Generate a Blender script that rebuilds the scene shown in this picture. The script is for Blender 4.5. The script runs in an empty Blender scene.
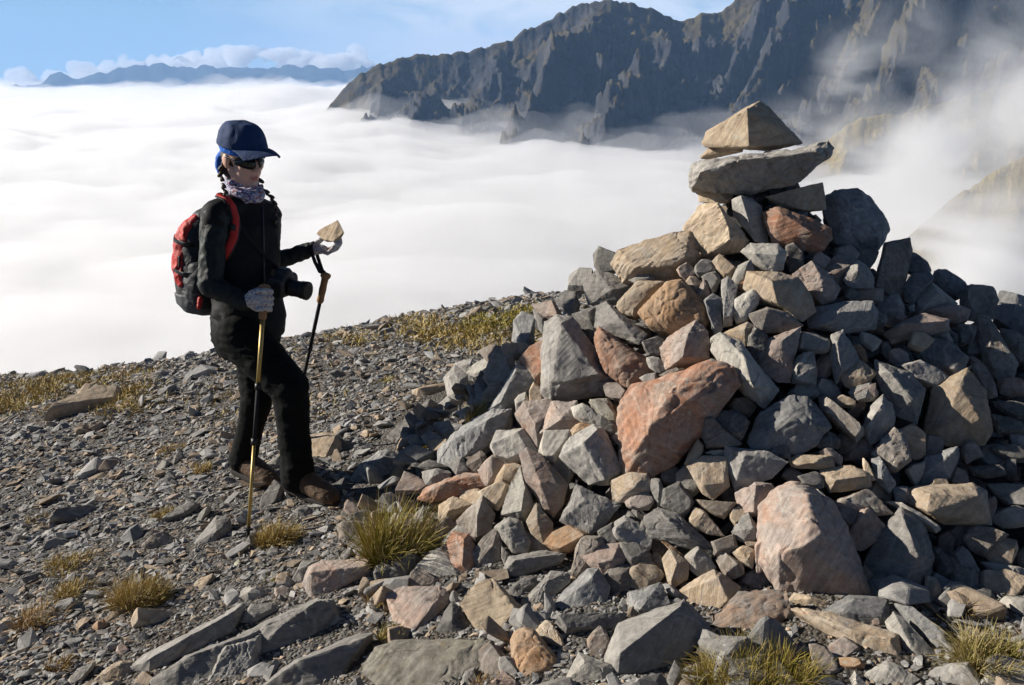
import bpy, bmesh, math, random
import numpy as np
from mathutils import Vector, Matrix, noise
from mathutils.bvhtree import BVHTree
R = math.radians
scene = bpy.context.scene
COL = scene.collection
random.seed(7)
rng = np.random.default_rng(11)

# ------------------------------------------------------------------ camera
FPX, W, H, PITCH, CZ = 900.0, 1024, 685, R(16.7), 1.75
cp, sp = math.cos(PITCH), math.sin(PITCH)
cam_d = bpy.data.cameras.new('camera'); cam = bpy.data.objects.new('camera', cam_d); COL.objects.link(cam)
cam.location = (0, 0, CZ); cam.rotation_euler = (math.pi/2 - PITCH, 0, 0)
cam_d.sensor_width = 36; cam_d.lens = 36*FPX/W; cam_d.clip_start = 0.05; cam_d.clip_end = 120000
scene.camera = cam
CAM = Vector((0, 0, CZ))

def ray(u, v):
    xc, yc = (u-512)/FPX, (342.5-v)/FPX
    return Vector((xc, cp+yc*sp, yc*cp-sp))
def P(u, v, t):                       # pixel + depth along the view axis -> world
    return CAM + ray(u, v)*t
def project(p):
    d = Vector(p)-CAM
    t = d.y*cp - d.z*sp
    return 512+FPX*d.x/t, 342.5-FPX*(d.y*sp+d.z*cp)/t, t

# ------------------------------------------------------------------ object helpers
def tag(o, label=None, cat=None, group=None, kind=None):
    if label: o['label'] = label
    if cat: o['category'] = cat
    if group: o['group'] = group
    if kind: o['kind'] = kind
    return o
def link_mesh(name, me, mat=None, parent=None):
    o = bpy.data.objects.new(name, me); COL.objects.link(o)
    for m in (mat if isinstance(mat, (list, tuple)) else [mat]):
        if m: me.materials.append(m)
    if parent: o.parent = parent
    return o
def empty(name, loc):
    o = bpy.data.objects.new(name, None); COL.objects.link(o); o.location = loc; o.empty_display_size = .1
    return o
def np_mesh(name, verts, faces, smooth=True):
    me = bpy.data.meshes.new(name)
    verts = np.asarray(verts, dtype=np.float32); faces = np.asarray(faces, dtype=np.int32)
    n = faces.shape[1]
    me.vertices.add(len(verts)); me.vertices.foreach_set('co', verts.ravel())
    me.loops.add(faces.size); me.loops.foreach_set('vertex_index', faces.ravel())
    me.polygons.add(len(faces)); me.polygons.foreach_set('loop_start', np.arange(0, faces.size, n, dtype=np.int32))
    me.polygons.foreach_set('use_smooth', np.full(len(faces), smooth))
    me.update(calc_edges=True); me.validate()
    return me
def grid_faces(nu, nv):
    i = np.arange(nu-1)[:, None]*nv + np.arange(nv-1)[None, :]
    i = i.ravel()
    return np.stack([i, i+nv, i+nv+1, i+1], 1)
def evaluated(o):
    dg = bpy.context.evaluated_depsgraph_get(); dg.update()
    return bpy.data.meshes.new_from_object(o.evaluated_get(dg))
def bake_mods(o):
    me = evaluated(o); mats = list(o.data.materials)
    o.modifiers.clear(); old = o.data; o.data = me; bpy.data.meshes.remove(old)
    me.materials.clear()
    for m in mats: me.materials.append(m)
    return o

# ------------------------------------------------------------------ node helpers
class NT:
    def __init__(s, name, volume=False):
        s.m = bpy.data.materials.new(name); s.m.use_nodes = True
        s.t = s.m.node_tree; s.n = s.t.nodes; s.n.clear()
        s.out = s.n.new('ShaderNodeOutputMaterial')
    def add(s, typ, **kw):
        n = s.n.new('ShaderNode'+typ)
        for k, v in kw.items():
            if k.startswith('i_'):
                n.inputs[k[2:].replace('_', ' ')].default_value = v
            else: setattr(n, k, v)
        return n
    def link(s, a, b): s.t.links.new(a, b)
    def noise(s, vec, scale, detail=4, rough=.55, dist=0):
        n = s.add('TexNoise'); n.inputs['Scale'].default_value = scale; n.inputs['Detail'].default_value = detail
        n.inputs['Roughness'].default_value = rough; n.inputs['Distortion'].default_value = dist
        if vec is not None: s.link(vec, n.inputs['Vector'])
        return n.outputs['Fac']
    def ramp(s, fac, stops, interp='LINEAR'):
        n = s.add('ValToRGB'); n.color_ramp.interpolation = interp
        e = n.color_ramp.elements
        while len(e) < len(stops): e.new(.5)
        for el, (p, c) in zip(e, stops):
            el.position = p; el.color = (c, c, c, 1) if isinstance(c, (int, float)) else (*c[:3], 1)
        s.link(fac, n.inputs['Fac']); return n.outputs['Color']
    def mix(s, fac, a, b, blend='MIX'):
        n = s.add('Mix', data_type='RGBA', blend_type=blend)
        for sock, val in ((n.inputs[0], fac), (n.inputs[6], a), (n.inputs[7], b)):
            if isinstance(val, (int, float)): sock.default_value = val
            elif isinstance(val, (tuple, list)): sock.default_value = (*val[:3], 1)
            else: s.link(val, sock)
        return n.outputs[2]
    def math(s, op, a, b=None, c=None):
        n = s.add('Math', operation=op)
        for i, val in enumerate((a, b, c)):
            if val is None: continue
            if isinstance(val, (int, float)): n.inputs[i].default_value = val
            else: s.link(val, n.inputs[i])
        return n.outputs[0]
    def bump(s, h, strength=.5, dist=.01, normal=None):
        n = s.add('Bump'); n.inputs['Strength'].default_value = strength; n.inputs['Distance'].default_value = dist
        s.link(h, n.inputs['Height'])
        if normal is not None: s.link(normal, n.inputs['Normal'])
        return n.outputs['Normal']
    def bsdf(s, color, rough=.8, normal=None, spec=.3, **kw):
        n = s.add('BsdfPrincipled')
        for sock, val in (('Base Color', color), ('Roughness', rough)):
            if isinstance(val, (int, float)): n.inputs[sock].default_value = val
            elif isinstance(val, (tuple, list)): n.inputs[sock].default_value = (*val[:3], 1)
            else: s.link(val, n.inputs[sock])
        n.inputs['Specular IOR Level'].default_value = spec
        for k, v in kw.items(): n.inputs[k.replace('_', ' ')].default_value = v
        if normal is not None: s.link(normal, n.inputs['Normal'])
        s.link(n.outputs[0], s.out.inputs['Surface']); return s.m

def plain(name, color, rough=.7, spec=.3, bump_scale=None, bump=.3, dist=.002, var=.15, **kw):
    t = NT(name); co = t.add('TexCoord').outputs['Object']
    f = t.noise(co, bump_scale or 30, 4)
    c = t.mix(f, tuple(x*(1-var) for x in color), tuple(min(1, x*(1+var)) for x in color))
    nrm = t.bump(f, bump, dist) if bump_scale else None
    return t.bsdf(c, rough, nrm, spec, **kw)

# ------------------------------------------------------------------ light: sky and one sun
SUN_EL, SUN_AZ = R(24), R(-77)      # azimuth measured from +Y towards +X: left, a little behind the viewer
sun_dir = Vector((math.sin(SUN_AZ)*math.cos(SUN_EL), math.cos(SUN_AZ)*math.cos(SUN_EL), math.sin(SUN_EL)))
sl = bpy.data.lights.new('sun', 'SUN'); sl.energy = 5.0; sl.angle = R(.53); sl.color = (1, .93, .83)
so = bpy.data.objects.new('sun', sl); COL.objects.link(so)
so.rotation_euler = (-sun_dir).to_track_quat('-Z', 'Y').to_euler(); so.location = (-6, -2, 8)
world = bpy.data.worlds.new('World'); scene.world = world; world.use_nodes = True
wt = world.node_tree; wt.nodes.clear()
wo = wt.nodes.new('ShaderNodeOutputWorld'); wb = wt.nodes.new('ShaderNodeBackground'); wb.inputs['Strength'].default_value = .05
sky = wt.nodes.new('ShaderNodeTexSky'); sky.sky_type = 'NISHITA'; sky.sun_disc = False
sky.sun_elevation = SUN_EL; sky.sun_rotation = SUN_AZ; sky.altitude = 2200; sky.air_density = .36; sky.dust_density = 0; sky.ozone_density = 2.0
# thin high cloud and a bright, milky horizon over the Nishita sky
def wn(t, **k):
    n = wt.nodes.new('ShaderNode'+t)
    for a, b in k.items(): setattr(n, a, b)
    return n
def wmath(op, a, b):
    n = wn('Math', operation=op)
    for i, x in enumerate((a, b)):
        if isinstance(x, (int, float)): n.inputs[i].default_value = x
        else: wt.links.new(x, n.inputs[i])
    return n.outputs[0]
wg = wn('TexCoord'); ws = wn('SeparateXYZ'); wt.links.new(wg.outputs['Generated'], ws.inputs[0])
wm = wn('Mapping'); wm.inputs['Scale'].default_value = (3.2, 3.2, 9); wm.inputs['Location'].default_value = (1.7, .4, .2); wt.links.new(wg.outputs['Generated'], wm.inputs['Vector'])
wz = wn('TexNoise'); wz.inputs['Scale'].default_value = 2.6; wz.inputs['Detail'].default_value = 7; wz.inputs['Roughness'].default_value = .55; wz.inputs['Distortion'].default_value = .5
wt.links.new(wm.outputs[0], wz.inputs['Vector'])
wr = wn('MapRange'); wr.inputs[1].default_value = .27; wr.inputs[2].default_value = .52; wt.links.new(wz.outputs['Fac'], wr.inputs[0])
wh = wn('MapRange'); wh.inputs[1].default_value = .30; wh.inputs[2].default_value = .02; wt.links.new(ws.outputs['Z'], wh.inputs[0])
wx = wn('MapRange'); wx.inputs[1].default_value = -.33; wx.inputs[2].default_value = -.08; wt.links.new(ws.outputs['X'], wx.inputs[0])
veil = wmath('MULTIPLY', wmath('MULTIPLY', wr.outputs[0], wh.outputs[0]), wmath('MULTIPLY', wmath('MULTIPLY', wx.outputs[0], .95), wmath('GREATER_THAN', ws.outputs['Y'], .3)))
hzn = wn('MapRange'); hzn.inputs[1].default_value = .20; hzn.inputs[2].default_value = 0; hzn.inputs[3].default_value = 0; hzn.inputs[4].default_value = .66; wt.links.new(ws.outputs['Z'], hzn.inputs[0])
hzg = wmath('MULTIPLY', wmath('GREATER_THAN', ws.outputs['Z'], -.012), wmath('GREATER_THAN', ws.outputs['Y'], 0))
m1 = wn('Mix', data_type='RGBA'); wt.links.new(wmath('MULTIPLY', hzn.outputs[0], hzg), m1.inputs[0]); wt.links.new(sky.outputs[0], m1.inputs[6]); m1.inputs[7].default_value = (6.4, 11.0, 14.4, 1)
m2 = wn('Mix', data_type='RGBA'); wt.links.new(veil, m2.inputs[0]); wt.links.new(m1.outputs[2], m2.inputs[6]); m2.inputs[7].default_value = (12.5, 13.0, 13.6, 1)
wt.links.new(m2.outputs[2], wb.inputs['Color']); wt.links.new(wb.outputs[0], wo.inputs['Surface'])
scene.view_settings.view_transform = 'Standard'; scene.view_settings.look = 'None'
scene.view_settings.exposure = .7; scene.view_settings.gamma = 1; scene.view_settings.use_curve_mapping = False
cy = scene.cycles
cy.volume_bounces = 8; cy.max_bounces = 12; cy.diffuse_bounces = 4; cy.glossy_bounces = 3; cy.transparent_max_bounces = 32
cy.use_denoising = True
try: cy.denoiser = 'OPENIMAGEDENOISE'
except Exception: pass
# ------------------------------------------------------------------ mountains, cloud sea, haze
def interp(pts, u):
    xs, ys = zip(*pts); return float(np.interp(u, xs, ys))
def ridged(p, octaves=5, H_=.9, lac=2.1, off=1.0, gain=2.0):
    return noise.ridged_multi_fractal(Vector(p), H_, lac, octaves, off, gain)
def mountain(name, sky_pts, dist, run, drop, skew, amp, mat, nu=340, ns=120, seed=0, back=.5, dist_slope=0.0, prof=.8, spurs=(), scl=480):
    """A ridge whose crest runs through the given skyline; its near flank falls towards the viewer with ridged spurs, its far flank falls away."""
    u0, u1 = sky_pts[0][0], sky_pts[-1][0]
    V = []
    for i in range(nu):
        u = u0+(u1-u0)*i/(nu-1)
        v = interp(sky_pts, u)
        D = dist + dist_slope*(u-u0)
        c = P(u, v, D)
        jag = noise.fractal(Vector((u*.09+seed, seed, 0)), .8, 2, 4)*dist*.0035
        hd = Vector((c.x, c.y, 0)).normalized()
        side = Vector((hd.y, -hd.x, 0))
        for j in range(ns):
            s = -back + (1+back)*j/(ns-1)
            a = abs(s)
            p = c - hd*(run*s) + Vector((0, 0, jag*math.exp(-a*9) - drop*(a**prof)))
            q = (c.x + skew*a*drop)/dist*10
            w = min(1, a*5+.06)
            aa = a*(1 if s > 0 else 3)
            qw = q + .10*noise.noise(Vector((q*3, aa*5, seed)))
            um = u + 9*noise.noise(Vector((u*.03, aa*3, seed)))
            big = max([k_*math.exp(-((um-(us_+sk_*aa))/(w_*(.6+.9*aa)))**2) for us_, sk_, w_, k_ in spurs] or [0])
            X_, Y_ = (c.x + skew*a*drop*.55)/scl, a*run/scl*.8*(1 if s > 0 else 1.5)
            wx_ = .35*noise.noise(Vector((X_*.8, Y_*.8, seed+4)))
            r1 = ridged((X_+wx_+seed, Y_+wx_, seed*1.7), 8, .95, 2.15)-1.0
            r2 = ridged((X_*3.1-seed, Y_*3.1+wx_*2, seed*2.7), 6)-1.0
            f2 = noise.fractal(Vector((c.x/dist*60+seed, aa*26, 3.3)), .55, 2.1, 6)
            h_ = .58*r1 + .25*r2*min(1, a*8+.1) + .16*f2
            p += Vector((0, 0, amp*w*h_)) - hd*(amp*.35*w*h_)
            bw = min(1, a*3)*(1 if s > 0 else .2)
            p += Vector((0, 0, .40*big*bw)) - hd*(.85*big*bw)
            V.append(p)
    return link_mesh(name, np_mesh(name, V, grid_faces(nu, ns), True), mat)

def mountain_mat(name, c_rock, c_scree, c_grass, grass, scale):
    t = NT(name); geo = t.add('NewGeometry'); pos = geo.outputs['Position']
    m = t.add('Mapping'); m.inputs['Scale'].default_value = (scale, scale, scale); t.link(pos, m.inputs['Vector']); v = m.outputs[0]
    m2 = t.add('Mapping'); m2.inputs['Scale'].default_value = (scale*2.2, scale*.6, scale*.5); m2.inputs['Rotation'].default_value = (0, .5, 0); t.link(pos, m2.inputs['Vector'])
    sep = t.add('SeparateXYZ'); t.link(geo.outputs['Normal'], sep.inputs[0])
    n1 = t.noise(v, 1.2, 8, .62); n2 = t.noise(m2.outputs[0], 4, 8, .65); n3 = t.noise(v, 14, 6, .6)
    rock = t.mix(n3, tuple(x*.6 for x in c_rock), tuple(x*1.45 for x in c_rock))
    c = t.mix(t.ramp(n2, [(.5, 0), (.66, 1)]), rock, c_scree)
    up = t.math('MULTIPLY', sep.outputs['Z'], 1.0)
    sx_ = t.add('SeparateXYZ'); t.link(pos, sx_.inputs[0]); mx_ = t.add('MapRange'); t.link(sx_.outputs['X'], mx_.inputs[0]); mx_.inputs[1].default_value = 700; mx_.inputs[2].default_value = 1500; mx_.inputs[3].default_value = 0; mx_.inputs[4].default_value = .26
    g = t.math('ADD', t.math('ADD', t.math('MULTIPLY', n1, 1.2), mx_.outputs[0]), t.math('MULTIPLY', up, .5))
    g = t.ramp(g, [(.95-grass, 0), (1.12-grass, 1)])
    c = t.mix(g, c, t.mix(n3, tuple(x*.6 for x in c_grass), tuple(x*1.4 for x in c_grass)))
    h = t.math('ADD', n3, t.math('MULTIPLY', n2, .8))
    return t.bsdf(c, .95, t.bump(h, .9, 14), .1)

M_mtn = mountain_mat('mountain_rock', (.036, .037, .042), (.085, .083, .082), (.085, .068, .032), .12, .0022)
M_mtn2 = mountain_mat('mountain_tussock', (.10, .09, .07), (.17, .14, .095), (.24, .185, .07), .52, .004)
M_far = mountain_mat('far_mountain', (.035, .045, .055), (.06, .065, .07), (.03, .04, .03), .2, .0006)

main_sky = [(298, 170), (312, 140), (322, 117), (331, 100), (345, 88), (360, 73), (378, 63), (400, 56), (420, 51), (442, 51), (465, 49), (490, 45), (512, 36), (540, 22), (562, 10), (578, 3), (592, 1), (610, -1), (628, 2), (650, 4), (662, 10), (675, 19), (690, 15), (706, 13), (720, 8), (740, -4), (775, -22), (820, -45), (900, -70), (1000, -95), (1150, -130), (1300, -150)]
tag(mountain('mountains', main_sky, 3200, 1300, 780, -.75, 190, M_mtn, 620, 210, 2.3, spurs=[(352, -40, 16, 60), (388, -60, 20, 95), (442, -75, 24, 120), (500, -90, 24, 100), (545, -100, 16, 60), (607, -175, 30, 230), (652, -120, 18, 90), (704, -150, 30, 190), (745, -150, 22, 110), (790, -165, 26, 170), (850, -170, 30, 200), (905, -170, 24, 140), (960, -170, 30, 200), (1030, -175, 34, 210), (1110, -175, 36, 200), (1190, -175, 36, 200)]), kind='structure')
spur_sky = [(790, 168), (812, 148), (830, 136), (850, 122), (864, 115), (880, 112), (900, 112), (930, 104), (980, 90), (1060, 66), (1200, 30), (1300, 10)]
tag(mountain('hills', spur_sky, 1900, 520, 330, -.4, 50, M_mtn2, 260, 110, 7.1, scl=230), kind='structure')
gold_sky = [(885, 262), (910, 236), (935, 212), (965, 190), (995, 172), (1024, 155), (1080, 140), (1200, 100), (1300, 80)]
tag(mountain('hills', gold_sky, 950, 300, 220, -.3, 20, M_mtn2, 200, 100, 4.6, scl=120), kind='structure')
far_sky = [(-200, 74), (-120, 70), (-60, 80), (0, 88), (40, 84), (50, 76), (62, 74), (78, 79), (100, 74), (118, 67), (140, 65), (165, 64), (185, 68), (205, 65), (222, 68), (245, 69), (270, 67), (300, 65), (320, 66), (345, 70), (380, 66), (430, 60), (520, 66), (640, 70)]
tag(mountain('far_mountains', far_sky, 17000, 3500, 900, -.4, 420, M_far, 300, 70, 9.2, scl=1900), kind='structure')
near_hill = [(-160, 92), (-90, 84), (-40, 92), (-15, 95), (5, 96), (14, 98), (22, 104), (30, 112)]
tag(mountain('far_hill', near_hill, 9000, 900, 500, 0, 60, M_far, 80, 40, 5.5), kind='structure')

# cloud: homogeneous scattering bodies with a billowing skin, over an added opaque floor that returns light
def cloud_mat(name, density, aniso=.35):
    t = NT(name); vs = t.add('VolumeScatter'); vs.inputs['Color'].default_value = (.64, .65, .675, 1)
    vs.inputs['Density'].default_value = density; vs.inputs['Anisotropy'].default_value = aniso
    t.link(vs.outputs[0], t.out.inputs['Volume'])
    return t.m
def sstep_(a, b, x):
    t = min(1, max(0, (x-a)/(b-a))); return t*t*(3-2*t)
def billow(x, y, k):
    s = 0
    for f, a in ((1/1900., 95), (1/700., 62), (1/280., 34), (1/120., 17), (1/50., 8)):
        s += a*abs(noise.noise(Vector((x*f+k, y*f-k, k))))*(1 if f > 1/500. else .25+.75*sstep_(1500, 5000, math.hypot(x, y)))
    return s
def sstep_(a, b, x):
    t = min(1, max(0, (x-a)/(b-a))); return t*t*(3-2*t)
def sea_grid(k, z0, damp=1.0):
    na, nr = 220, 240
    V = []
    for i in range(na):
        az = R(-62)+R(124)*i/(na-1)
        for j in range(nr):
            r = 60*(26000/60)**(j/(nr-1))
            x, y = r*math.sin(az), r*math.cos(az)
            z = z0 + 8*sstep_(900, 2400, r) - 150*sstep_(3500, 9000, r) + damp*billow(x, y, k)*min(1.9, .35+r/2500)
            V.append((x, y, z))
    return V, na, nr
def closed(V, na, nr, bottom):
    V = np.array(V, dtype=np.float64); B = V.copy(); B[:, 2] = bottom
    n = len(V); F = grid_faces(na, nr); F = F[:, ::-1]
    G = grid_faces(na, nr)+n
    idx = np.arange(n).reshape(na, nr)
    rim = np.concatenate([idx[0, :], idx[1:, -1], idx[-1, -2::-1], idx[-2:0:-1, 0]])
    nx = np.roll(rim, -1)
    S = np.stack([rim, nx, nx+n, rim+n], 1)
    return np.concatenate([V, B]), np.concatenate([F, G, S])
V, na, nr = sea_grid(3.7, -225)
Vc, Fc = closed(V, na, nr, -420)
me = np_mesh('cloud_sea', Vc, Fc, True)
bm = bmesh.new(); bm.from_mesh(me); bmesh.ops.recalc_face_normals(bm, faces=bm.faces); bm.to_mesh(me); bm.free()
tag(link_mesh('cloud_sea', me, cloud_mat('cloud', .022)), kind='stuff')
t = NT('cloud_bounce'); M_bounce = t.bsdf((.46, .475, .51), 1.0, None, 0)
V2 = [(x, y, z-150) for x, y, z in V]
# (opaque sheet added inside the cloud to send light back up)
tag(link_mesh('cloud_bounce_floor', np_mesh('cloud_bounce_floor', V2, grid_faces(na, nr)[:, ::-1], True), M_bounce), kind='stuff')

# torn mist that climbs the slopes on the right, and the bank of cumulus behind the far range
def mist(name, blobs, density, voxel, seed, rough=.5, flat=.75, rise=.5):
    bm = bmesh.new(); r_ = random.Random(seed)
    for (u, v, dep, rpx) in blobs:
        for k in range(7):
            a = r_.uniform(0, 6.28); rr = rpx*(1 if k == 0 else r_.uniform(.35, .75)); off = 0 if k == 0 else rpx*r_.uniform(.5, 1.1)
            c = P(u+off*math.cos(a), v+off*.6*math.sin(a)-off*.4*math.cos(a)*rise, dep*(1+r_.uniform(-.05, .05))); R_ = rr/FPX*dep
            m = Matrix.Translation(c) @ Matrix.Rotation(-.45*rise, 4, 'Y') @ Matrix.Diagonal((R_*1.15, R_*1.2, R_*flat, 1))
            bmesh.ops.create_icosphere(bm, subdivisions=3, radius=1, matrix=m)
    me = bpy.data.meshes.new(name); bm.to_mesh(me); bm.free()
    o = link_mesh(name, me, cloud_mat(name+'_vapour', density, .3))
    m = o.modifiers.new('fuse', 'REMESH'); m.mode = 'VOXEL'; m.voxel_size = voxel; m.use_smooth_shade = True
    bake_mods(o)
    f = 1/(voxel*9); amp = voxel*4.5*rough
    n_ = len(o.data.vertices)
    co = np.array([(v.co + v.normal*amp*(1.5*noise.noise(v.co*f*.5+Vector((seed, 0, 0)))+noise.noise(v.co*f*1.2)+.6*noise.noise(v.co*f*2.6)))[:] for v in o.data.vertices], dtype=np.float32)
    o.data.vertices.foreach_set('co', co.ravel()); o.data.update()
    return tag(o, kind='stuff')
# a thin veil over the sea softens where it meets the slopes
V, na, nr = sea_grid(8.1, -205-6, 1.6)
Vc, Fc = closed(V, na, nr, -330)
me = np_mesh('cloud_veil', Vc, Fc, True)
bm = bmesh.new(); bm.from_mesh(me); bmesh.ops.recalc_face_normals(bm, faces=bm.faces); bm.to_mesh(me); bm.free()
tag(link_mesh('cloud_veil', me, cloud_mat('veil', .0024)), kind='stuff')
LOBES = [(795, 168, 1900, 70, 1.5), (850, 110, 1900, 52, 1.0), (848, 55, 1900, 36, .6), (905, 35, 1900, 48, .5), (890, 190, 1450, 85, 1.6), (985, 95, 1500, 66, 1.1), (1015, 30, 1700, 50, .8), (950, 250, 950, 90, 2.4), (1035, 150, 1100, 60, 1.3), (855, 240, 1200, 70, 2.0), (940, 140, 1450, 60, 1.3), (905, 232, 760, 60, 1.9), (960, 262, 720, 60, 2.6), (1012, 262, 720, 70, 2.8), (935, 185, 850, 46, 1.8), (1010, 110, 900, 60, 1.8), (1045, 105, 1000, 60, 1.4), (1000, 185, 870, 46, 1.0)]
def mist_box(name, lo, hi, dens):
    bm = bmesh.new(); bmesh.ops.create_cube(bm, size=1); me = bpy.data.meshes.new(name); bm.to_mesh(me); bm.free()
    t = NT('mist_vapour'); pos = t.add('NewGeometry').outputs['Position']
    tot = None
    for (u, v, dep, rpx, k) in LOBES:
        c = P(u, v, dep); r = rpx/FPX*dep
        d = t.add('VectorMath', operation='DISTANCE'); t.link(pos, d.inputs[0]); d.inputs[1].default_value = c
        mr = t.add('MapRange', interpolation_type='SMOOTHSTEP'); mr.inputs[1].default_value = r*1.25; mr.inputs[2].default_value = 0; mr.inputs[3].default_value = 0; mr.inputs[4].default_value = k*100/r
        t.link(d.outputs['Value'], mr.inputs[0])
        tot = mr.outputs[0] if tot is None else t.math('ADD', tot, mr.outputs[0])
    mp = t.add('Mapping'); mp.inputs['Rotation'].default_value = (0, .6, 0); mp.inputs['Scale'].default_value = (1, .8, 1.5); t.link(pos, mp.inputs['Vector'])
    n = t.noise(mp.outputs[0], .0065, 5, .58, .8)
    n = t.ramp(n, [(.43, 0), (.62, 1)])
    vs = t.add('VolumeScatter'); vs.inputs['Color'].default_value = (.95, .955, .965, 1); vs.inputs['Anisotropy'].default_value = .3
    t.link(t.math('MULTIPLY', t.math('MULTIPLY', tot, n), dens), vs.inputs['Density']); t.link(vs.outputs[0], t.out.inputs['Volume'])
    try: t.m.cycles.volume_step_rate = .28
    except Exception: t.m.volume_step_rate = .28
    o = link_mesh(name, me, t.m); o.scale = [b-a for a, b in zip(lo, hi)]; o.location = [(a+b)/2 for a, b in zip(lo, hi)]
    return tag(o, kind='stuff')
mist_box('mist', (190, 590, -330), (1350, 2150, 160), .0125)
mist('cloud_bank', [(-20, 76, 19500, 10), (20, 78, 19500, 11), (55, 77, 19500, 12), (85, 72, 19500, 11), (108, 68, 19500, 11), (130, 63, 19500, 12), (155, 63, 19500, 12), (178, 64, 19500, 12), (200, 62, 19500, 14), (222, 58, 19500, 15), (245, 54, 19500, 15), (266, 56, 19500, 15), (288, 60, 19500, 13), (310, 62, 19500, 13), (335, 64, 19500, 14), (360, 62, 19500, 16)], .0075, 55, 5, .6, .55, 0)

# haze
bm = bmesh.new(); bmesh.ops.create_cube(bm, size=1); me = bpy.data.meshes.new('haze'); bm.to_mesh(me); bm.free()
t = NT('haze_air'); pv = t.add('VolumePrincipled'); pv.inputs['Color'].default_value = (.36, .60, 1, 1); pv.inputs['Density'].default_value = 5.0e-5
t.link(pv.outputs[0], t.out.inputs['Volume'])
hz = link_mesh('haze', me, t.m); hz.scale = (46000, 27000, 1500); hz.location = (0, 12000, 200); tag(hz, kind='stuff')
# ------------------------------------------------------------------ the hilltop: terrain, cairn profile
def sstep(a, b, x):
    t = min(1, max(0, (x-a)/(b-a))); return t*t*(3-2*t)
def G(x, y):
    """ground height"""
    xx = x+1.05
    if x > .2: xx = 1.25 + (x-.2)*.35
    z = .02 + .18*xx
    d = y-5.45 - 1.1*sstep(-3.2, -6.0, x)
    if d > 0: z -= .084*d*d
    d2 = x-1.1
    if d2 > 0: z -= .13*d2*d2
    if x < -3.5: z -= .02*(x+3.5)**2
    if y < 1.2: z -= .04*(1.2-max(y, 0))**2
    z += .035*noise.noise(Vector((x*.9, y*.9, 1.3))) + .018*noise.noise(Vector((x*2.7, y*2.7, 5.1)))
    return z
CX, CY = 1.0, 3.62
PL = [(0, 1.50), (.12, 1.46), (.25, 1.22), (.45, 1.10), (.58, 1.00), (.70, .90), (.86, .75), (1.0, .62), (1.26, .40), (1.5, .24), (1.8, .05), (2.4, -.4)]
PR = [(0, 1.50), (.14, 1.46), (.27, 1.28), (.43, 1.18), (.64, 1.00), (.91, .89), (1.2, .74), (1.5, .58), (1.9, .36), (2.3, .10), (3, -.5)]
PF = [(0, 1.50), (.12, 1.46), (.22, 1.22), (.40, 1.08), (.60, .92), (.80, .74), (1.05, .50), (1.25, .32), (1.5, .12), (2.2, -.4)]
def cone(x, y):
    dx, dy = x-CX, y-CY
    r = math.hypot(dx, dy)
    if r > 3: return -9
    w = (dx/r+1)/2 if r > 1e-6 else .5
    side = interp(PL, r)*(1-w) + interp(PR, r)*w
    f = max(0, -dy/r)*(1-.5*sstep(.15, 1.2, dx)) if r > 1e-6 else 0
    z = side*(1-f) + interp(PF, r)*f
    return z + .03*noise.noise(Vector((x*3, y*3, 8.8)))
def T(x, y): return max(G(x, y), cone(x, y))
def hit(u, v, base=T, tmin=1.2, tmax=16):
    """where the line of sight through a point of the picture meets the ground or the pile"""
    d = ray(u, v); t = tmin; prev = t
    while t < tmax:
        p = CAM+d*t
        if p.z < base(p.x, p.y):
            a, b = prev, t
            for _ in range(14):
                m = (a+b)/2; q = CAM+d*m
                if q.z < base(q.x, q.y): b = m
                else: a = m
            return CAM+d*b, b
        prev = t; t += .04
    return None, None
def nrm(p, base=T, e=.12):
    return Vector((base(p.x-e, p.y)-base(p.x+e, p.y), base(p.x, p.y-e)-base(p.x, p.y+e), 2*e)).normalized()

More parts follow.
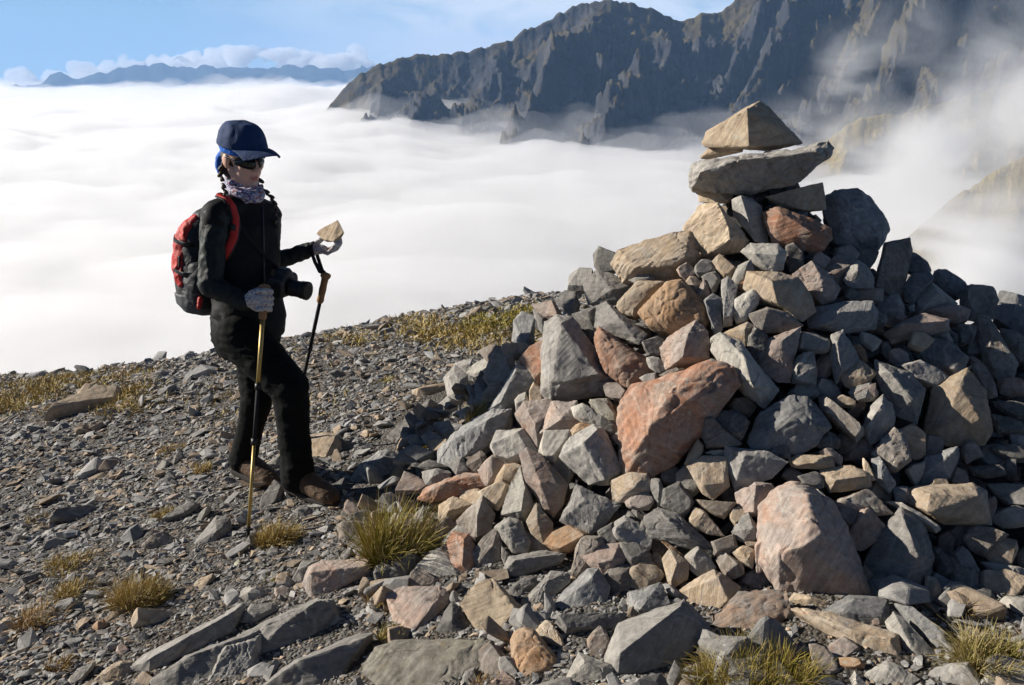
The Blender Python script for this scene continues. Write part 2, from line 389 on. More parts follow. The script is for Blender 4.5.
# ------------------------------------------------------------------ stone materials
def stone_mat(name, c1, c2, amt, stain=(.30, .17, .09), stain_amt=.25, rough=.85):
    t = NT(name); tc = t.add('TexCoord'); oi = t.add('ObjectInfo')
    off = t.add('VectorMath', operation='ADD'); sc_ = t.add('VectorMath', operation='SCALE'); sc_.inputs['Scale'].default_value = 37
    cmb = t.add('CombineXYZ')
    for i in range(3): t.link(oi.outputs['Random'], cmb.inputs[i])
    t.link(cmb.outputs[0], sc_.inputs[0]); t.link(tc.outputs['Object'], off.inputs[0]); t.link(sc_.outputs[0], off.inputs[1])
    v = off.outputs[0]
    vr = t.add('VectorRotate'); vr.inputs['Axis'].default_value = (.8, .5, .3); t.link(v, vr.inputs['Vector']); t.link(t.math('MULTIPLY', oi.outputs['Random'], 6.28), vr.inputs['Angle'])
    ms = t.add('Mapping'); ms.inputs['Scale'].default_value = (3, 3, 34); t.link(vr.outputs[0], ms.inputs['Vector']); strata = t.noise(ms.outputs[0], 2.2, 6, .62, .35)
    vein = t.math('ABSOLUTE', t.math('SUBTRACT', t.noise(vr.outputs[0], 4, 2, .4, .15), .5))
    n1 = t.noise(v, 9, 5, .6, .6); n2 = t.noise(v, 45, 6, .62); n3 = t.noise(v, 240, 4, .65); n4 = t.noise(v, 14, 6, .7, 1.0)
    c = t.mix(t.ramp(n1, [(.5-amt*.25, 0), (.72-amt*.25, 1)]), c1, c2)
    c = t.mix(t.math('MULTIPLY', t.ramp(n4, [(.62-.14*stain_amt, 0), (.70, 1)]), min(1, .35+stain_amt)), c, stain)
    c = t.mix(t.ramp(n2, [(.3, .0), (.75, 1.0)]), t.mix(.28, c, (.0, .0, .0)), t.mix(.15, c, (.75, .72, .66)))
    c = t.mix(t.ramp(n3, [(.36, .35), (.58, 0)]), c, t.mix(.6, c, (.02, .02, .02)))
    c = t.mix(t.ramp(strata, [(.30, .42), (.50, 0)]), c, t.mix(.75, c, (.03, .027, .024)))
    c = t.mix(t.ramp(strata, [(.56, 0), (.74, .30)]), c, t.mix(.5, c, (.70, .66, .58)))
    c = t.mix(t.ramp(vein, [(.003, .22), (.009, 0)]), c, (.55, .52, .46))
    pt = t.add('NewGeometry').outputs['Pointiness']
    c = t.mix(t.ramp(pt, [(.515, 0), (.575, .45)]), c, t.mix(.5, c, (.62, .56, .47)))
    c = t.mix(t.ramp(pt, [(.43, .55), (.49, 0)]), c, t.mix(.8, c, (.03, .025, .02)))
    li = t.noise(v, 60, 3, .5); li2 = t.noise(v, 5, 2, .5)
    lm = t.math('MULTIPLY', t.ramp(li, [(.60, 0), (.66, 1)]), t.ramp(li2, [(.48, 0), (.60, .55)]))
    c = t.mix(lm, c, (.40, .40, .34))
    hv = t.add('HueSaturation'); mr = t.add('MapRange'); t.link(oi.outputs['Random'], mr.inputs[0])
    mr.inputs[3].default_value = .78; mr.inputs[4].default_value = 1.22; t.link(mr.outputs[0], hv.inputs['Value']); t.link(c, hv.inputs['Color'])
    h = t.math('ADD', t.math('ADD', t.math('MULTIPLY', n2, 1.0), t.math('MULTIPLY', n3, .35)), t.math('MULTIPLY', strata, 1.3))
    b = t.bump(h, .7, .0045)
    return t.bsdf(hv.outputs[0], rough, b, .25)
SM = {
    'grey': stone_mat('grey_stone', (.265, .25, .228), (.35, .33, .30), .5, (.30, .20, .12), .15),
    'dark': stone_mat('dark_stone', (.12, .115, .108), (.18, .17, .155), .5, (.19, .12, .07), .2),
    'blue': stone_mat('bluish_stone', (.21, .213, .214), (.305, .30, .292), .5, (.25, .20, .14), .05),
    'pale': stone_mat('pale_stone', (.50, .465, .40), (.38, .36, .32), .4, (.46, .30, .18), .12),
    'tan': stone_mat('tan_stone', (.50, .37, .235), (.40, .32, .235), .5, (.46, .26, .12), .25),
    'sand': stone_mat('sandy_stone', (.62, .49, .335), (.54, .41, .275), .5, (.52, .34, .17), .15),
    'rust': stone_mat('rusty_stone', (.40, .185, .10), (.32, .235, .18), .35, (.42, .165, .07), .6),
    'pink': stone_mat('pinkish_stone', (.46, .325, .255), (.36, .30, .26), .5, (.44, .24, .14), .4),
    'orange': stone_mat('orange_stone', (.52, .29, .135), (.45, .30, .18), .5, (.50, .24, .09), .35),
    'brown': stone_mat('brown_stone', (.21, .165, .13), (.27, .235, .20), .5, (.28, .16, .085), .35),
    'lichen': stone_mat('lichened_stone', (.27, .275, .27), (.38, .26, .18), .45, (.44, .22, .12), .5),
    'olive': stone_mat('olive_stone', (.34, .31, .235), (.29, .265, .215), .5, (.36, .26, .13), .3),
}
HUE = {'grey': 'grey', 'dark': 'dark grey', 'blue': 'bluish grey', 'pale': 'pale', 'tan': 'tan', 'sand': 'sandy yellow', 'rust': 'rusty red', 'pink': 'pinkish',
       'orange': 'orange', 'brown': 'brown', 'lichen': 'lichen spotted grey', 'olive': 'olive grey'}

# ------------------------------------------------------------------ stone builder
def rock_from_points(name, pts, mat, seed, size, edge, rough=.02, bevel=.05, smooth_angle=32):
    """faceted stone: hull of the given points, worn edges, fractured surface"""
    c = sum(pts, Vector())/len(pts)
    bm = bmesh.new()
    for p in pts: bm.verts.new(p-c)
    res = bmesh.ops.convex_hull(bm, input=bm.verts)
    bmesh.ops.delete(bm, geom=[g for g in bm.verts if not g.link_faces], context='VERTS')
    bmesh.ops.dissolve_limit(bm, angle_limit=R(9), verts=bm.verts, edges=bm.edges)
    bmesh.ops.bevel(bm, geom=list(bm.edges)+list(bm.verts), offset=size*bevel, segments=2, profile=.6, affect='EDGES', clamp_overlap=True)
    bmesh.ops.triangulate(bm, faces=bm.faces)
    for _ in range(5):
        long = [e for e in bm.edges if e.calc_length() > edge]
        if not long or len(bm.verts) > 6000: break
        bmesh.ops.subdivide_edges(bm, edges=long, cuts=1, use_grid_fill=False)
        bmesh.ops.triangulate(bm, faces=[f for f in bm.faces if len(f.verts) > 3])
    bm.normal_update()
    k = Vector((seed*3.17, seed*1.31, seed*.77))
    f1, f2, f3 = 1.6/size, 5.0/size, 15.0/size
    tilt = Vector((math.sin(seed), math.cos(seed*1.7), math.sin(seed*2.3)+.3)).normalized()
    new = []
    for vt in bm.verts:
        p = vt.co
        d = noise.noise(p*f1+k)*1.6 + noise.noise(p*f2+k)*.75 + noise.noise(p*f3+k)*.30
        st = (p.dot(tilt)/size)*7 + noise.noise(p*f1*1.4-k)*1.2       # bedding steps
        d += (.35, .55, .8)[int(seed*7) % 3]*(abs((st % 1)-.5)*2-.5)
        cr = 1-min(1, abs(noise.noise(p*f1*1.3-k*2))*9)                # cracks
        chip = max(0, noise.noise(p*f1*.9+k*3)-.15)*1.6
        new.append(p + vt.normal*(rough*size*d - rough*size*1.1*cr - rough*size*2.2*chip))
    for vt, q in zip(bm.verts, new): vt.co = q
    bm.normal_update()
    for f in bm.faces: f.smooth = True
    for e in bm.edges:
        if len(e.link_faces) == 2 and e.calc_face_angle(0) > R(smooth_angle): e.smooth = False
    me = bpy.data.meshes.new(name); bm.to_mesh(me); bm.free()
    o = link_mesh(name, me, mat); o.location = c
    return o

STONES = []      # every individual stone: dict(o, hue, u, v, w, h, label, pile)
def stone(hue, outline, ridge=(), label=None, tilt=.5, thick=.75, lift=.25, pile=True, name=None, round_=0, push=0.0, infl=None, rough=None):
    i = len(STONES)
    if label is None and hue == 'blue': hue = ('blue', 'brown', 'grey', 'tan', 'pink')[(i*3) % 5]
    elif label is None and hue == 'grey': hue = ('grey', 'pink', 'grey', 'tan', 'grey', 'pale', 'brown')[(i*5) % 7]
    rr = random.Random(1000+i*17)
    pts2 = [tuple(map(float, s.split(','))) for s in outline.split()] if isinstance(outline, str) else outline
    n0 = len(pts2)
    if len(pts2) <= 5:
        jj = []
        for a_, b_ in zip(pts2, pts2[1:]+pts2[:1]):
            jj.append(a_); dx_, dy_ = b_[0]-a_[0], b_[1]-a_[1]; k_ = rr.uniform(.02, .13); m_ = rr.uniform(.35, .65)
            jj.append((a_[0]+dx_*m_ + dy_*k_, a_[1]+dy_*m_ - dx_*k_))
        ar_ = sum(a_[0]*b_[1]-b_[0]*a_[1] for a_, b_ in zip(pts2, pts2[1:]+pts2[:1]))
        if ar_ < 0: jj = [(a_, b_) for a_, b_ in jj[::2]] + []
        pts2 = jj
    n = len(pts2)
    cu, cv = sum(p[0] for p in pts2)/n, sum(p[1] for p in pts2)/n
    pts2 = [(cu+(a-cu)*(infl or (1.13 if pile else 1.07)), cv+(b-cv)*(infl or (1.13 if pile else 1.07))) for a, b in pts2]
    us, vs = [p[0] for p in pts2], [p[1] for p in pts2]
    base = T if pile else G
    p0, t0 = hit(min(max(cu, -60), 1090), cv, base)
    if p0 is None: # against the sky line: take the depth of the pile's silhouette
        for dv in range(2, 140, 3):
            p0, t0 = hit(cu, cv+dv, base)
            if p0 is not None: break
        else: t0 = 3.6
        p0 = P(cu, cv, t0)
    t0 += push
    p0 = P(cu, cv, t0)
    view = (CAM-p0).normalized()
    ns = nrm(p0, base)
    nn = (ns*(1-tilt) + view*tilt).normalized()
    rad = .5*math.hypot(max(us)-min(us), max(vs)-min(vs))/FPX*t0*.72
    c3 = p0 + nn*rad*lift*.6
    out = []
    for (u, v) in pts2:
        d = ray(u, v); t = (c3-CAM).dot(nn)/d.dot(nn)
        t = min(max(t, t0-1.1*rad), t0+1.1*rad)
        out.append(CAM+d*t)
    cc = sum(out, Vector())/n
    pts = []
    for q in out:
        pts.append(q)
        inn = cc+(q-cc)*rr.uniform(.72, .92)
        pts.append(inn - nn*rad*thick*rr.uniform(.55, 1.1))
    if ridge:
        for (u, v, hgt) in ridge:
            d = ray(u, v); t = (c3+nn*rad*hgt-CAM).dot(nn)/d.dot(nn)
            pts.append(CAM+d*min(max(t, t0-1.6*rad), t0+1.2*rad))
    else:
        if rr.random() < .68:      # a broad broken face rather than a peak
            ta = rr.uniform(0, 6.28); tv = (nn.orthogonal().normalized()*math.cos(ta)+nn.cross(nn.orthogonal().normalized())*math.sin(ta))
            hh, sl_ = rr.uniform(.24, .42), rr.uniform(.05, .3)
            for q in out:
                if rr.random() < .15: continue
                f = rr.uniform(.62, .90)
                pts.append(cc+(q-cc)*f + nn*rad*max(.06, hh+sl_*(q-cc).dot(tv)/rad))
        a0 = rr.uniform(0, 6.28); k = rr.choice((2, 3, 3, 4)) if len(pts) < 2*n+2 else 0
        for m in range(k):
            q = out[int((a0+m*n/k)) % n]
            f = rr.uniform(.30, .72)
            pts.append(cc+(q-cc)*f + nn*rad*rr.uniform(.22, .5))
    if round_:
        for q in out:
            pts.append(cc+(q-cc)*.72 + nn*rad*.34*round_)
            pts.append(cc+(q-cc)*.36 + nn*rad*.46*round_)
    edge = max(2.6*t0/FPX, .006)
    o = rock_from_points(name or ('cairn_stone' if pile else 'loose_rock'), pts, SM[hue], i*1.37+.5, rad, edge, rough=rough or rr.choice((.014, .019, .026)) if not round_ else .03, bevel=.028 if not round_ else .12)
    STONES.append(dict(o=o, hue=hue, u=cu, v=cv, w=max(us)-min(us), h=max(vs)-min(vs), label=label, pile=pile, t=t0, poly=pts2, n0=n0))
    return o
# ------------------------------------------------------------------ every stone one can tell apart, from the top of the cairn down
def S(*a, **k): return stone(*a, **k)
# the crown
S('sand', '702,143 706,132 724,120 747,107 760,101 768,106 787,125 802,143 770,150 750,151 706,147', [(747,108,.75),(749,147,.8)], 'pale tan peaked capstone crowning the very top of the cairn', tilt=.9, thick=1.1, infl=1.03)
S('sand', '700,157 708,148 737,142 743,148 742,152 702,159', (), 'thin tan wedge tucked under the left side of the peaked capstone', tilt=.8, infl=1.03)
S('grey', '689,173 692,166 705,159 732,153 773,151 806,145 828,142 835,147 832,158 815,167 801,181 770,188 750,195 737,191 705,193 691,191', [(815,152,.5),(740,160,.5),(700,172,.4)], 'long cracked grey slab laid flat beneath the peaked capstone', tilt=.75, thick=.9, infl=1.0, rough=.045)
S('sand', '698,193 720,191 733,195 730,203 710,204 699,202', (), 'small pale orange chip under the left end of the long cracked slab', tilt=.8, infl=1.03)
S('tan', '765,197 798,187 823,182 826,210 808,212 795,207 780,207', [(803,187,.6),(803,210,.6)], 'squared tan block under the right half of the long cracked slab', tilt=.8, infl=1.03)
S('grey', '732,200 741,195 752,199 762,206 769,243 756,243 744,228 733,215', [(741,196,.6),(755,242,.6)], 'narrow grey wedge leaning between the tan left block and the rusty one below the slab', tilt=.8, infl=1.03)
S('rust', '762,212 780,206 806,216 831,228 833,238 823,250 812,253 795,248 772,243', [(812,232,.5),(780,212,.4)], 'large rusty red stone below the squared tan block near the top', tilt=.7, infl=1.03)
S('blue', '824,196 835,190 857,188 872,200 875,218 890,228 884,242 878,250 857,249 835,243 825,218', (), 'big dark rounded stone on the right shoulder behind the rusty red stone', tilt=.5, round_=1, infl=1.03)
S('sand', '683,228 700,205 718,202 727,212 748,240 740,252 712,256 703,256 692,237', [(718,204,.5),(729,228,.6),(730,239,.6),(710,253,.3)], 'large smooth tan block below the left end of the long cracked slab', tilt=.7, infl=1.03)
S('tan', '616,262 623,249 655,243 673,234 687,233 695,245 697,257 688,267 673,280 627,280', [(635,267,.5),(673,267,.5),(685,256,.5)], 'long tan pinkish stone jutting from the left shoulder of the cairn', tilt=.7)
S('grey', '585,285 597,271 613,275 631,286 618,303 590,303', [(611,290,.5)], 'grey angular stone at the left outline below the long jutting tan one', tilt=.6)
S('pale', '630,280 648,273 655,278 643,283', ())
S('tan', '617,305 637,282 664,283 652,298 640,312 634,317 621,312', (), 'rounded tan stone left of the big bulging orange one', round_=.8)
S('orange', '640,312 667,283 682,281 688,295 705,307 706,325 690,327 668,332 650,325', [(673,302,.5),(683,320,.3)], 'big bulging orange tan boulder on the upper left of the cairn', round_=1)
S('dark', '573,315 598,307 600,320 597,343 590,345 580,335', [(588,312,.3)])
S('grey', '598,308 607,303 620,313 645,333 637,343 617,337 596,327', [(623,322,.35)], 'flat grey triangular slab above the rusty oval stone')
S('rust', '596,335 600,328 620,342 643,357 651,367 648,373 632,390 607,372 597,350', [(620,368,.4)], 'rusty red oval stone left of the pale pink block', round_=.8)
S('grey', '546,325 558,319 573,322 587,348 607,367 617,380 600,392 552,400 544,390 550,372', [(553,378,.6),(561,323,.5),(562,382,.6),(600,374,.5)], 'large grey wedge with a tan foot on the left edge of the pile', tilt=.6)
S('rust', '520,362 532,347 550,338 550,350 547,370 537,383 522,368', (), 'rough rusty brown stone leaning on the large grey wedge', tilt=.4)
S('blue', '490,408 500,393 517,365 530,373 534,381 520,397 505,410', [(515,372,.4),(500,402,.4)], 'bluish slab leaning below the rough rusty brown stone')
S('tan', '534,383 545,393 542,402 530,403')
S('pale', '515,400 525,393 528,403 517,413')
S('olive', '591,400 608,399 612,407 607,413 593,408')
S('rust', '623,408 636,388 668,378 706,366 726,370 734,388 718,411 700,432 677,458 650,473 630,470 623,452 628,425', [(668,394,.5),(648,428,.5),(690,400,.45)], 'biggest rusty pink boulder in the middle of the cairn face', tilt=.6)
S('pink', '662,347 670,337 695,322 705,332 707,357 687,363 667,368 663,357', [(688,334,.6),(682,358,.6)], 'pale pink block above the biggest rusty boulder')
S('dark', '643,343 657,337 663,340 662,353 650,355')
S('grey', '647,358 658,358 665,368 660,372 650,368')
S('brown', '660,375 677,368 682,370 673,377')
S('grey', '640,378 655,373 657,380 647,384')
S('blue', '704,302 713,295 722,300 722,328 715,336 708,315', (), 'upright bluish sliver right of the big bulging orange boulder')
S('grey', '722,282 728,278 737,287 733,300 732,323 723,325', (), 'upright grey stone left of the white curved stone')
S('pale', '732,312 735,300 753,289 759,295 757,305 748,312 747,320 737,322', [(747,298,.4)], 'white curved stone near the middle of the upper pile', round_=.8)
S('tan', '682,290 690,277 702,283 697,295 687,297')
S('pink', '695,298 697,293 704,280 708,287 708,298')
S('dark', '702,277 715,272 720,280 712,293 707,285')
S('grey', '695,270 702,260 713,262 715,270 700,277')
S('blue', '713,262 720,255 735,268 730,278 720,272')
S('pale', '732,280 738,266 750,261 753,270 744,284 736,288')
S('grey', '677,270 687,263 695,273 685,280')
S('rust', '738,288 746,280 745,292')
S('pale', '743,252 752,244 777,245 785,252 782,268 770,271 755,262', [(755,253,.3),(777,255,.35)], 'pale grey triangular stone under the large rusty red one')
S('tan', '747,289 750,273 780,274 797,279 809,296 813,310 800,319 776,306 757,297', [(772,281,.5),(777,303,.5)], 'large tan grey block below the pale triangular stone')
S('brown', '750,315 768,308 787,313 801,325 790,330 763,332', [(768,309,.4)])
S('pale', '713,341 722,335 740,343 748,357 758,372 775,388 762,405 742,391 723,367 714,352', [(744,356,.5),(752,384,.5)], 'long pale yellowish stone slanting right of the pale pink block')
S('tan', '725,333 747,323 755,327 752,343 745,345 738,340')
S('dark', '755,328 767,337 763,353 760,368 748,348')
S('pink', '765,342 782,339 800,329 798,350 793,367 790,380 778,380 762,368', [(782,341,.4)], 'upright pinkish block right of the long pale slanting stone')
S('blue', '810,317 818,308 843,303 870,302 875,312 873,328 847,332 812,327', [(827,324,.4),(840,312,.5),(872,310,.4)], 'long pale bluish slab lying across the upper right of the pile')
S('blue', '795,275 813,263 826,273 839,288 835,298 822,303 810,292')
S('blue', '845,280 858,261 873,278 872,287 853,287', [(858,270,.4)])
S('dark', '847,288 860,293 858,302 845,298')
S('brown', '885,245 909,240 911,252 904,273 901,299 874,287 879,270', [(886,247,.25),(876,286,.25),(905,250,.25)], 'tall dark brown slab standing on the right shoulder', tilt=.7, thick=.4)
S('dark', '912,253 921,258 931,270 927,274 909,270')
S('blue', '936,272 944,271 964,282 966,287 959,297 946,290 934,278', (), 'bluish stone on the right outline above the white faced block')
S('pale', '916,295 931,282 939,292 956,303 947,308 919,313', [(938,293,.6),(921,309,.4)], 'grey block with a bright white face on the right shoulder')
S('blue', '904,287 912,275 929,274 932,280 916,295 914,303 906,300')
S('brown', '967,287 992,288 997,300 992,317 971,318 961,303 961,293', (), 'dark brown block on the right skyline of the pile')
S('blue', '1001,292 1014,295 1030,300 1032,340 1011,323 997,317 998,300', (), 'bluish block at the far right end of the skyline')
S('blue', '927,312 954,305 969,310 967,320 946,320')
S('grey', '886,333 902,322 924,314 946,320 947,330 909,333 894,342', [(902,324,.45),(944,321,.3)])
S('pale', '925,333 936,322 952,341 949,343 935,337', (), 'thin white triangular shard below the white faced block')
S('sand', '909,345 914,332 934,340 922,352', (), 'pale tan chip left of the thin white triangular shard')
S('dark', '922,353 937,340 954,345 967,358 962,370 952,378 932,368', (), 'large dark stone below the thin white triangular shard')
S('pink', '896,317 900,313 907,317 902,322')
S('pale', '862,332 881,341 872,351 862,343', (), 'bright white chip under the right end of the long bluish slab')
S('grey', '832,337 843,332 853,348 860,362 840,370 836,383 831,353', [(837,343,.5),(841,370,.5)], 'upright grey stone with a pale edge below the long bluish slab')
S('orange', '853,347 860,345 867,363 862,362', (), 'narrow orange splinter right of the upright pale edged stone')
S('tan', '841,373 860,361 875,373 868,383 855,391 846,386', [(850,376,.4),(867,379,.4)])
S('grey', '801,333 828,340 830,348 825,352 798,350')
S('blue', '797,358 813,353 815,383 793,382')
S('dark', '873,307 886,313 885,325 874,327')
S('grey', '876,378 877,362 892,368 912,375 923,388 917,410 916,422 896,413 887,393', [(890,372,.4),(912,400,.45)], 'grey hollowed wedge with a bright right edge in the shaded right half')
S('grey', '864,425 883,397 894,417 891,428 871,443', [(882,404,.5),(866,428,.3)], 'dark prism with a bright left facet in the shaded right half')
S('tan', '935,389 954,380 967,372 984,393 990,430 982,442 976,440 947,443 926,433 929,410', [(960,385,.3),(980,420,.3),(945,425,.3)], 'large rough tan slab catching sun at the right of the pile', tilt=.65, thick=.5)
S('blue', '897,367 921,362 951,380 936,388 924,385')
S('brown', '980,318 990,320 1004,340 1017,362 1011,378 997,378 984,362 980,340', (), 'long brown stone sloping down at the far right')
S('dark', '959,325 976,327 971,343 961,343')
S('blue', '1002,330 1020,335 1030,350 1026,362 1015,358')
S('blue', '999,380 1021,380 1024,395 1001,393')
S('dark', '994,402 1024,405 1028,418 1004,413')
S('dark', '992,415 1021,423 1024,434 999,433')
S('brown', '971,358 986,368 997,395 987,397 981,385')
S('pale', '965,370 971,365 971,369')
S('blue', '854,393 874,385 876,395 871,400 854,398')
# the middle and the left flank
S('pink', '516,415 525,403 547,400 560,407 548,418 537,425 538,448 532,442 520,423', [(535,424,.5),(528,410,.3)], 'pinkish broken stone under the large grey wedge', tilt=.5)
S('pink', '552,403 575,402 580,420 570,428 542,432 547,418', [(560,420,.5)], 'pinkish slab touching the right side of the pinkish broken stone')
S('pale', '572,408 583,404 593,410 598,417 595,425 583,422 575,417', (), 'pale pinkish lump above the layered grey block', round_=.7)
S('orange', '571,430 580,423 593,427 583,432 573,435')
S('olive', '590,403 602,401 612,408 618,425 607,420')
S('dark', '595,417 603,413 617,428 612,437 598,427')
S('grey', '612,437 620,432 623,442 618,445')
S('grey', '562,457 570,440 593,427 602,430 622,467 607,483 588,482', [(583,443,.6),(605,480,.4),(597,429,.5)], 'layered dark grey block left of the biggest rusty boulder', tilt=.6, thick=.9)
S('pale', '540,450 545,432 568,431 570,438 558,448 555,462 545,458', (), 'whitish cracked stone left of the layered dark grey block')
S('pale', '492,447 498,432 522,430 535,450 525,458 512,464 498,458', (), 'broad pale stone on the left flank beside the blue shaded slab')
S('pink', '521,457 528,450 542,457 557,477 566,484 562,502 552,514 543,507 528,483', [(540,482,.6),(557,484,.4)], 'upright pinkish rusty stone right of the narrow white one', tilt=.6)
S('pale', '502,513 510,487 520,470 528,484 533,503 524,518', [(525,488,.5),(521,511,.5)], 'narrow white upright stone on the left flank', tilt=.6)
S('pink', '479,470 493,456 504,464 499,476 487,485')
S('tan', '495,482 505,465 522,467 512,482')
S('tan', '479,492 500,481 508,486 505,499 498,509 484,505')
S('grey', '577,487 618,505 603,525 588,535 562,520 573,497', [(585,500,.2),(600,512,.2)], 'flat grey slab with a rusty corner below the layered block', tilt=.8, thick=.5)
S('tan', '613,481 645,475 651,490 624,501 614,499', [(634,487,.5)], 'tan stone with a sunlit left face under the biggest rusty boulder')
S('pink', '626,502 645,493 653,499 648,509 630,508')
S('brown', '702,418 712,417 728,433 740,443 732,447 707,447 702,435')
S('dark', '715,415 737,412 748,422 740,440 723,428')
S('blue', '752,440 762,414 790,399 806,400 823,418 829,428 813,445 797,453 775,451 757,450', [(790,420,.35),(812,425,.3)], 'large bluish boulder in shade right of the biggest rusty one', tilt=.5)
S('tan', '685,463 698,440 703,447 700,457 690,465', (), 'small pointed tan stone at the lower right of the biggest rusty boulder')
S('grey', '705,453 715,450 725,450 723,457')
S('grey', '688,467 703,458 725,458 728,485 713,498 703,492', [(724,483,.3),(703,485,.35)])
S('grey', '727,447 738,448 767,453 785,462 770,477 737,489 727,465', [(737,478,.25),(745,455,.3)], 'sunlit grey triangular slab below the large bluish boulder', tilt=.7, thick=.5)
S('dark', '770,452 777,447 787,447 790,458')
S('sand', '790,458 798,455 830,456 833,467 818,469 793,467', (), 'thin pale tan layered slab in the middle right', tilt=.6)
S('pink', '737,493 755,483 770,485 777,493 762,515 740,512', [(756,485,.6),(753,512,.6)], 'pinkish block left of the huge pale boulder')
S('grey', '652,480 660,480 668,500 658,505')
S('dark', '665,490 680,483 693,502 690,510 682,518 662,505')
S('grey', '697,500 713,502 735,503 723,518 707,510')
S('tan', '689,522 695,508 705,512 723,535 707,533 693,528', (), 'rough tan orange stone above the long grey hollowed stone')
S('grey', '643,528 647,517 660,509 677,515 695,532 712,547 687,547 670,537 653,537', [(668,520,.4),(690,538,.35)], 'long grey hollowed stone slanting down to the right in the lower middle')
S('tan', '730,513 738,507 748,513 735,525')
S('grey', '732,532 748,514 758,537 745,542', (), 'grey triangular stone left of the huge pale boulder')
S('brown', '712,542 723,540 733,535 737,547 727,555 715,555')
S('orange', '662,542 670,545 683,555 672,551')
S('grey', '663,560 670,550 688,563 687,578 672,587 668,580', [(677,563,.5),(671,581,.4)])
S('pale', '685,558 697,547 702,550 715,567 698,575', (), 'pale squarish stone below the long grey hollowed stone')
S('grey', '717,560 725,553 740,562 743,573 727,580', [(738,564,.5),(726,573,.5)])
S('tan', '733,553 743,546 753,550 752,568 740,560')
S('tan', '745,542 755,542 758,545 748,547')
S('pink', '755,547 762,540 762,570 757,572', (), 'thin pink sliver leaning on the left side of the huge pale boulder')
S('tan', '675,596 695,581 713,572 722,576 738,588 731,602 714,614 702,623 687,608', [(718,577,.5),(728,600,.4),(700,592,.3)], 'folded tan stone above the lichen spotted slab')
S('lichen', '714,615 727,605 740,594 782,592 787,614 770,631 753,644 733,643 720,636', [(745,605,.15),(765,620,.15)], 'flat lichen spotted slab with a rusty rim above the bottom grass', tilt=.5, thick=.4)
S('grey', '605,662 618,640 622,625 648,615 680,604 703,627 703,634 675,662 655,684 620,692 608,682', [(620,653,.5),(650,627,.5),(680,606,.4)], 'long grey slab with a bright top edge at the bottom middle', tilt=.55)
S('blue', '630,594 660,584 668,603 662,614 638,616 628,608')
S('pale', '627,599 634,608 628,610')
S('brown', '470,557 485,537 497,529 501,545 502,563 497,579 473,579', [(480,560,.2),(493,545,.2)], 'flat taupe slab facing out right of the hollow orange stone', tilt=.8, thick=.5)
S('brown', '458,520 475,512 482,498 493,513 490,530 477,540 462,533', [(477,516,.6),(482,500,.5),(477,537,.4)])
S('pale', '495,528 510,517 520,522 530,540 527,552 513,552 503,537', (), 'pale rounded stone below the narrow white upright stone', round_=.8)
S('grey', '527,522 537,505 552,523 552,532 543,543 532,533', [(537,520,.4)])
S('orange', '545,543 568,526 587,534 575,547 560,552', [(560,548,.4),(584,535,.5)], 'orange tan stone below the flat grey slab with a rusty corner')
S('grey', '570,578 577,547 582,538 600,538 603,545 582,553 587,567 573,580')
S('pink', '580,555 593,547 608,550 618,544 625,557 613,580 608,582 597,567', [(612,560,.5),(597,563,.5)], 'pinkish tan block in the lower middle beside a dark grey pair')
S('grey', '613,528 625,517 650,533 647,550 618,540')
S('dark', '598,532 613,523 615,538 618,545 608,548 602,542')
S('dark', '620,543 647,550 650,560 633,568 625,558')
S('grey', '500,578 512,557 545,551 563,554 558,562 538,567 523,575', [(515,560,.4),(550,555,.3)], 'long dark grey stone lying above the large sandy box')
S('pale', '502,547 508,553 505,565')
S('dark', '509,591 523,578 535,578 537,586 518,603', (), 'dark oval stone just above the large sandy box', round_=.8)
S('grey', '524,606 530,594 550,573 568,574 567,583 535,613 525,611', [(548,580,.4)])
S('blue', '553,609 563,594 587,571 597,570 608,588 603,606 587,617 568,618', [(578,588,.35),(592,577,.4)], 'large bluish grey stone with a sunlit left edge in the lower middle')
S('dark', '557,623 567,616 573,619 623,614 617,628 568,635')
S('sand', '461,604 472,591 484,583 493,582 523,611 517,625 499,653 489,648', [(515,609,.35),(490,645,.4)], 'large sandy yellow box shaped block at the bottom of the cairn', tilt=.65, thick=.9)
S('orange', '512,643 516,634 525,629 535,633 538,639 558,659 560,669 547,676 520,688 516,678', [(537,638,.4),(546,668,.4)], 'rounded orange boulder at the bottom below the sandy box', round_=.9)
S('tan', '533,633 547,621 553,623 567,648 565,653 550,645', (), 'rounded tan stone behind the rounded orange boulder', round_=.7)
S('pale', '565,684 580,654 592,661 608,664 613,669 600,688', [(585,662,.4),(603,668,.3)], 'pale grey stone at the bottom beside the long bright edged slab')
S('grey', '500,658 513,659 517,684 503,678')
S('grey', '535,686 568,678 580,692 540,698')
# around the two grass tufts on the left
S('pink', '388,596 397,590 405,588 437,588 445,593 447,603 435,629 415,635 403,631 395,619', [(434,603,.5),(413,632,.5)], 'pale pinkish boulder below the bright silvery slab', tilt=.5)
S('dark', '438,629 453,603 463,618 472,631 453,639', [(452,619,.5)])
S('dark', '373,571 385,560 403,552 412,552 419,560 403,587 380,587 374,578', [(375,572,.4),(398,567,.5),(412,554,.5)], 'dark square edged block below the tall grass tuft')
S('pale', '400,532 423,508 437,527 435,535 423,555 417,558 398,540', [(422,531,.6)], 'whitish pyramid shaped stone right of the tall grass tuft', tilt=.55)
S('grey', '431,502 443,492 450,495 438,502')
S('tan', '439,518 440,505 453,497 463,500 470,505 458,513 450,520 445,523', [(448,511,.5)])
S('brown', '426,553 437,527 447,517 457,525 447,532 438,550')
S('pale', '441,552 446,536 462,523 473,534 471,550 455,558', (), 'pale stone behind the hollow orange stone')
S('rust', '448,542 453,533 468,535 474,547 472,573 453,567 457,552', [(464,539,.5),(462,565,.35)], 'hollow orange stone with a curled rim on the left flank', push=-.05)
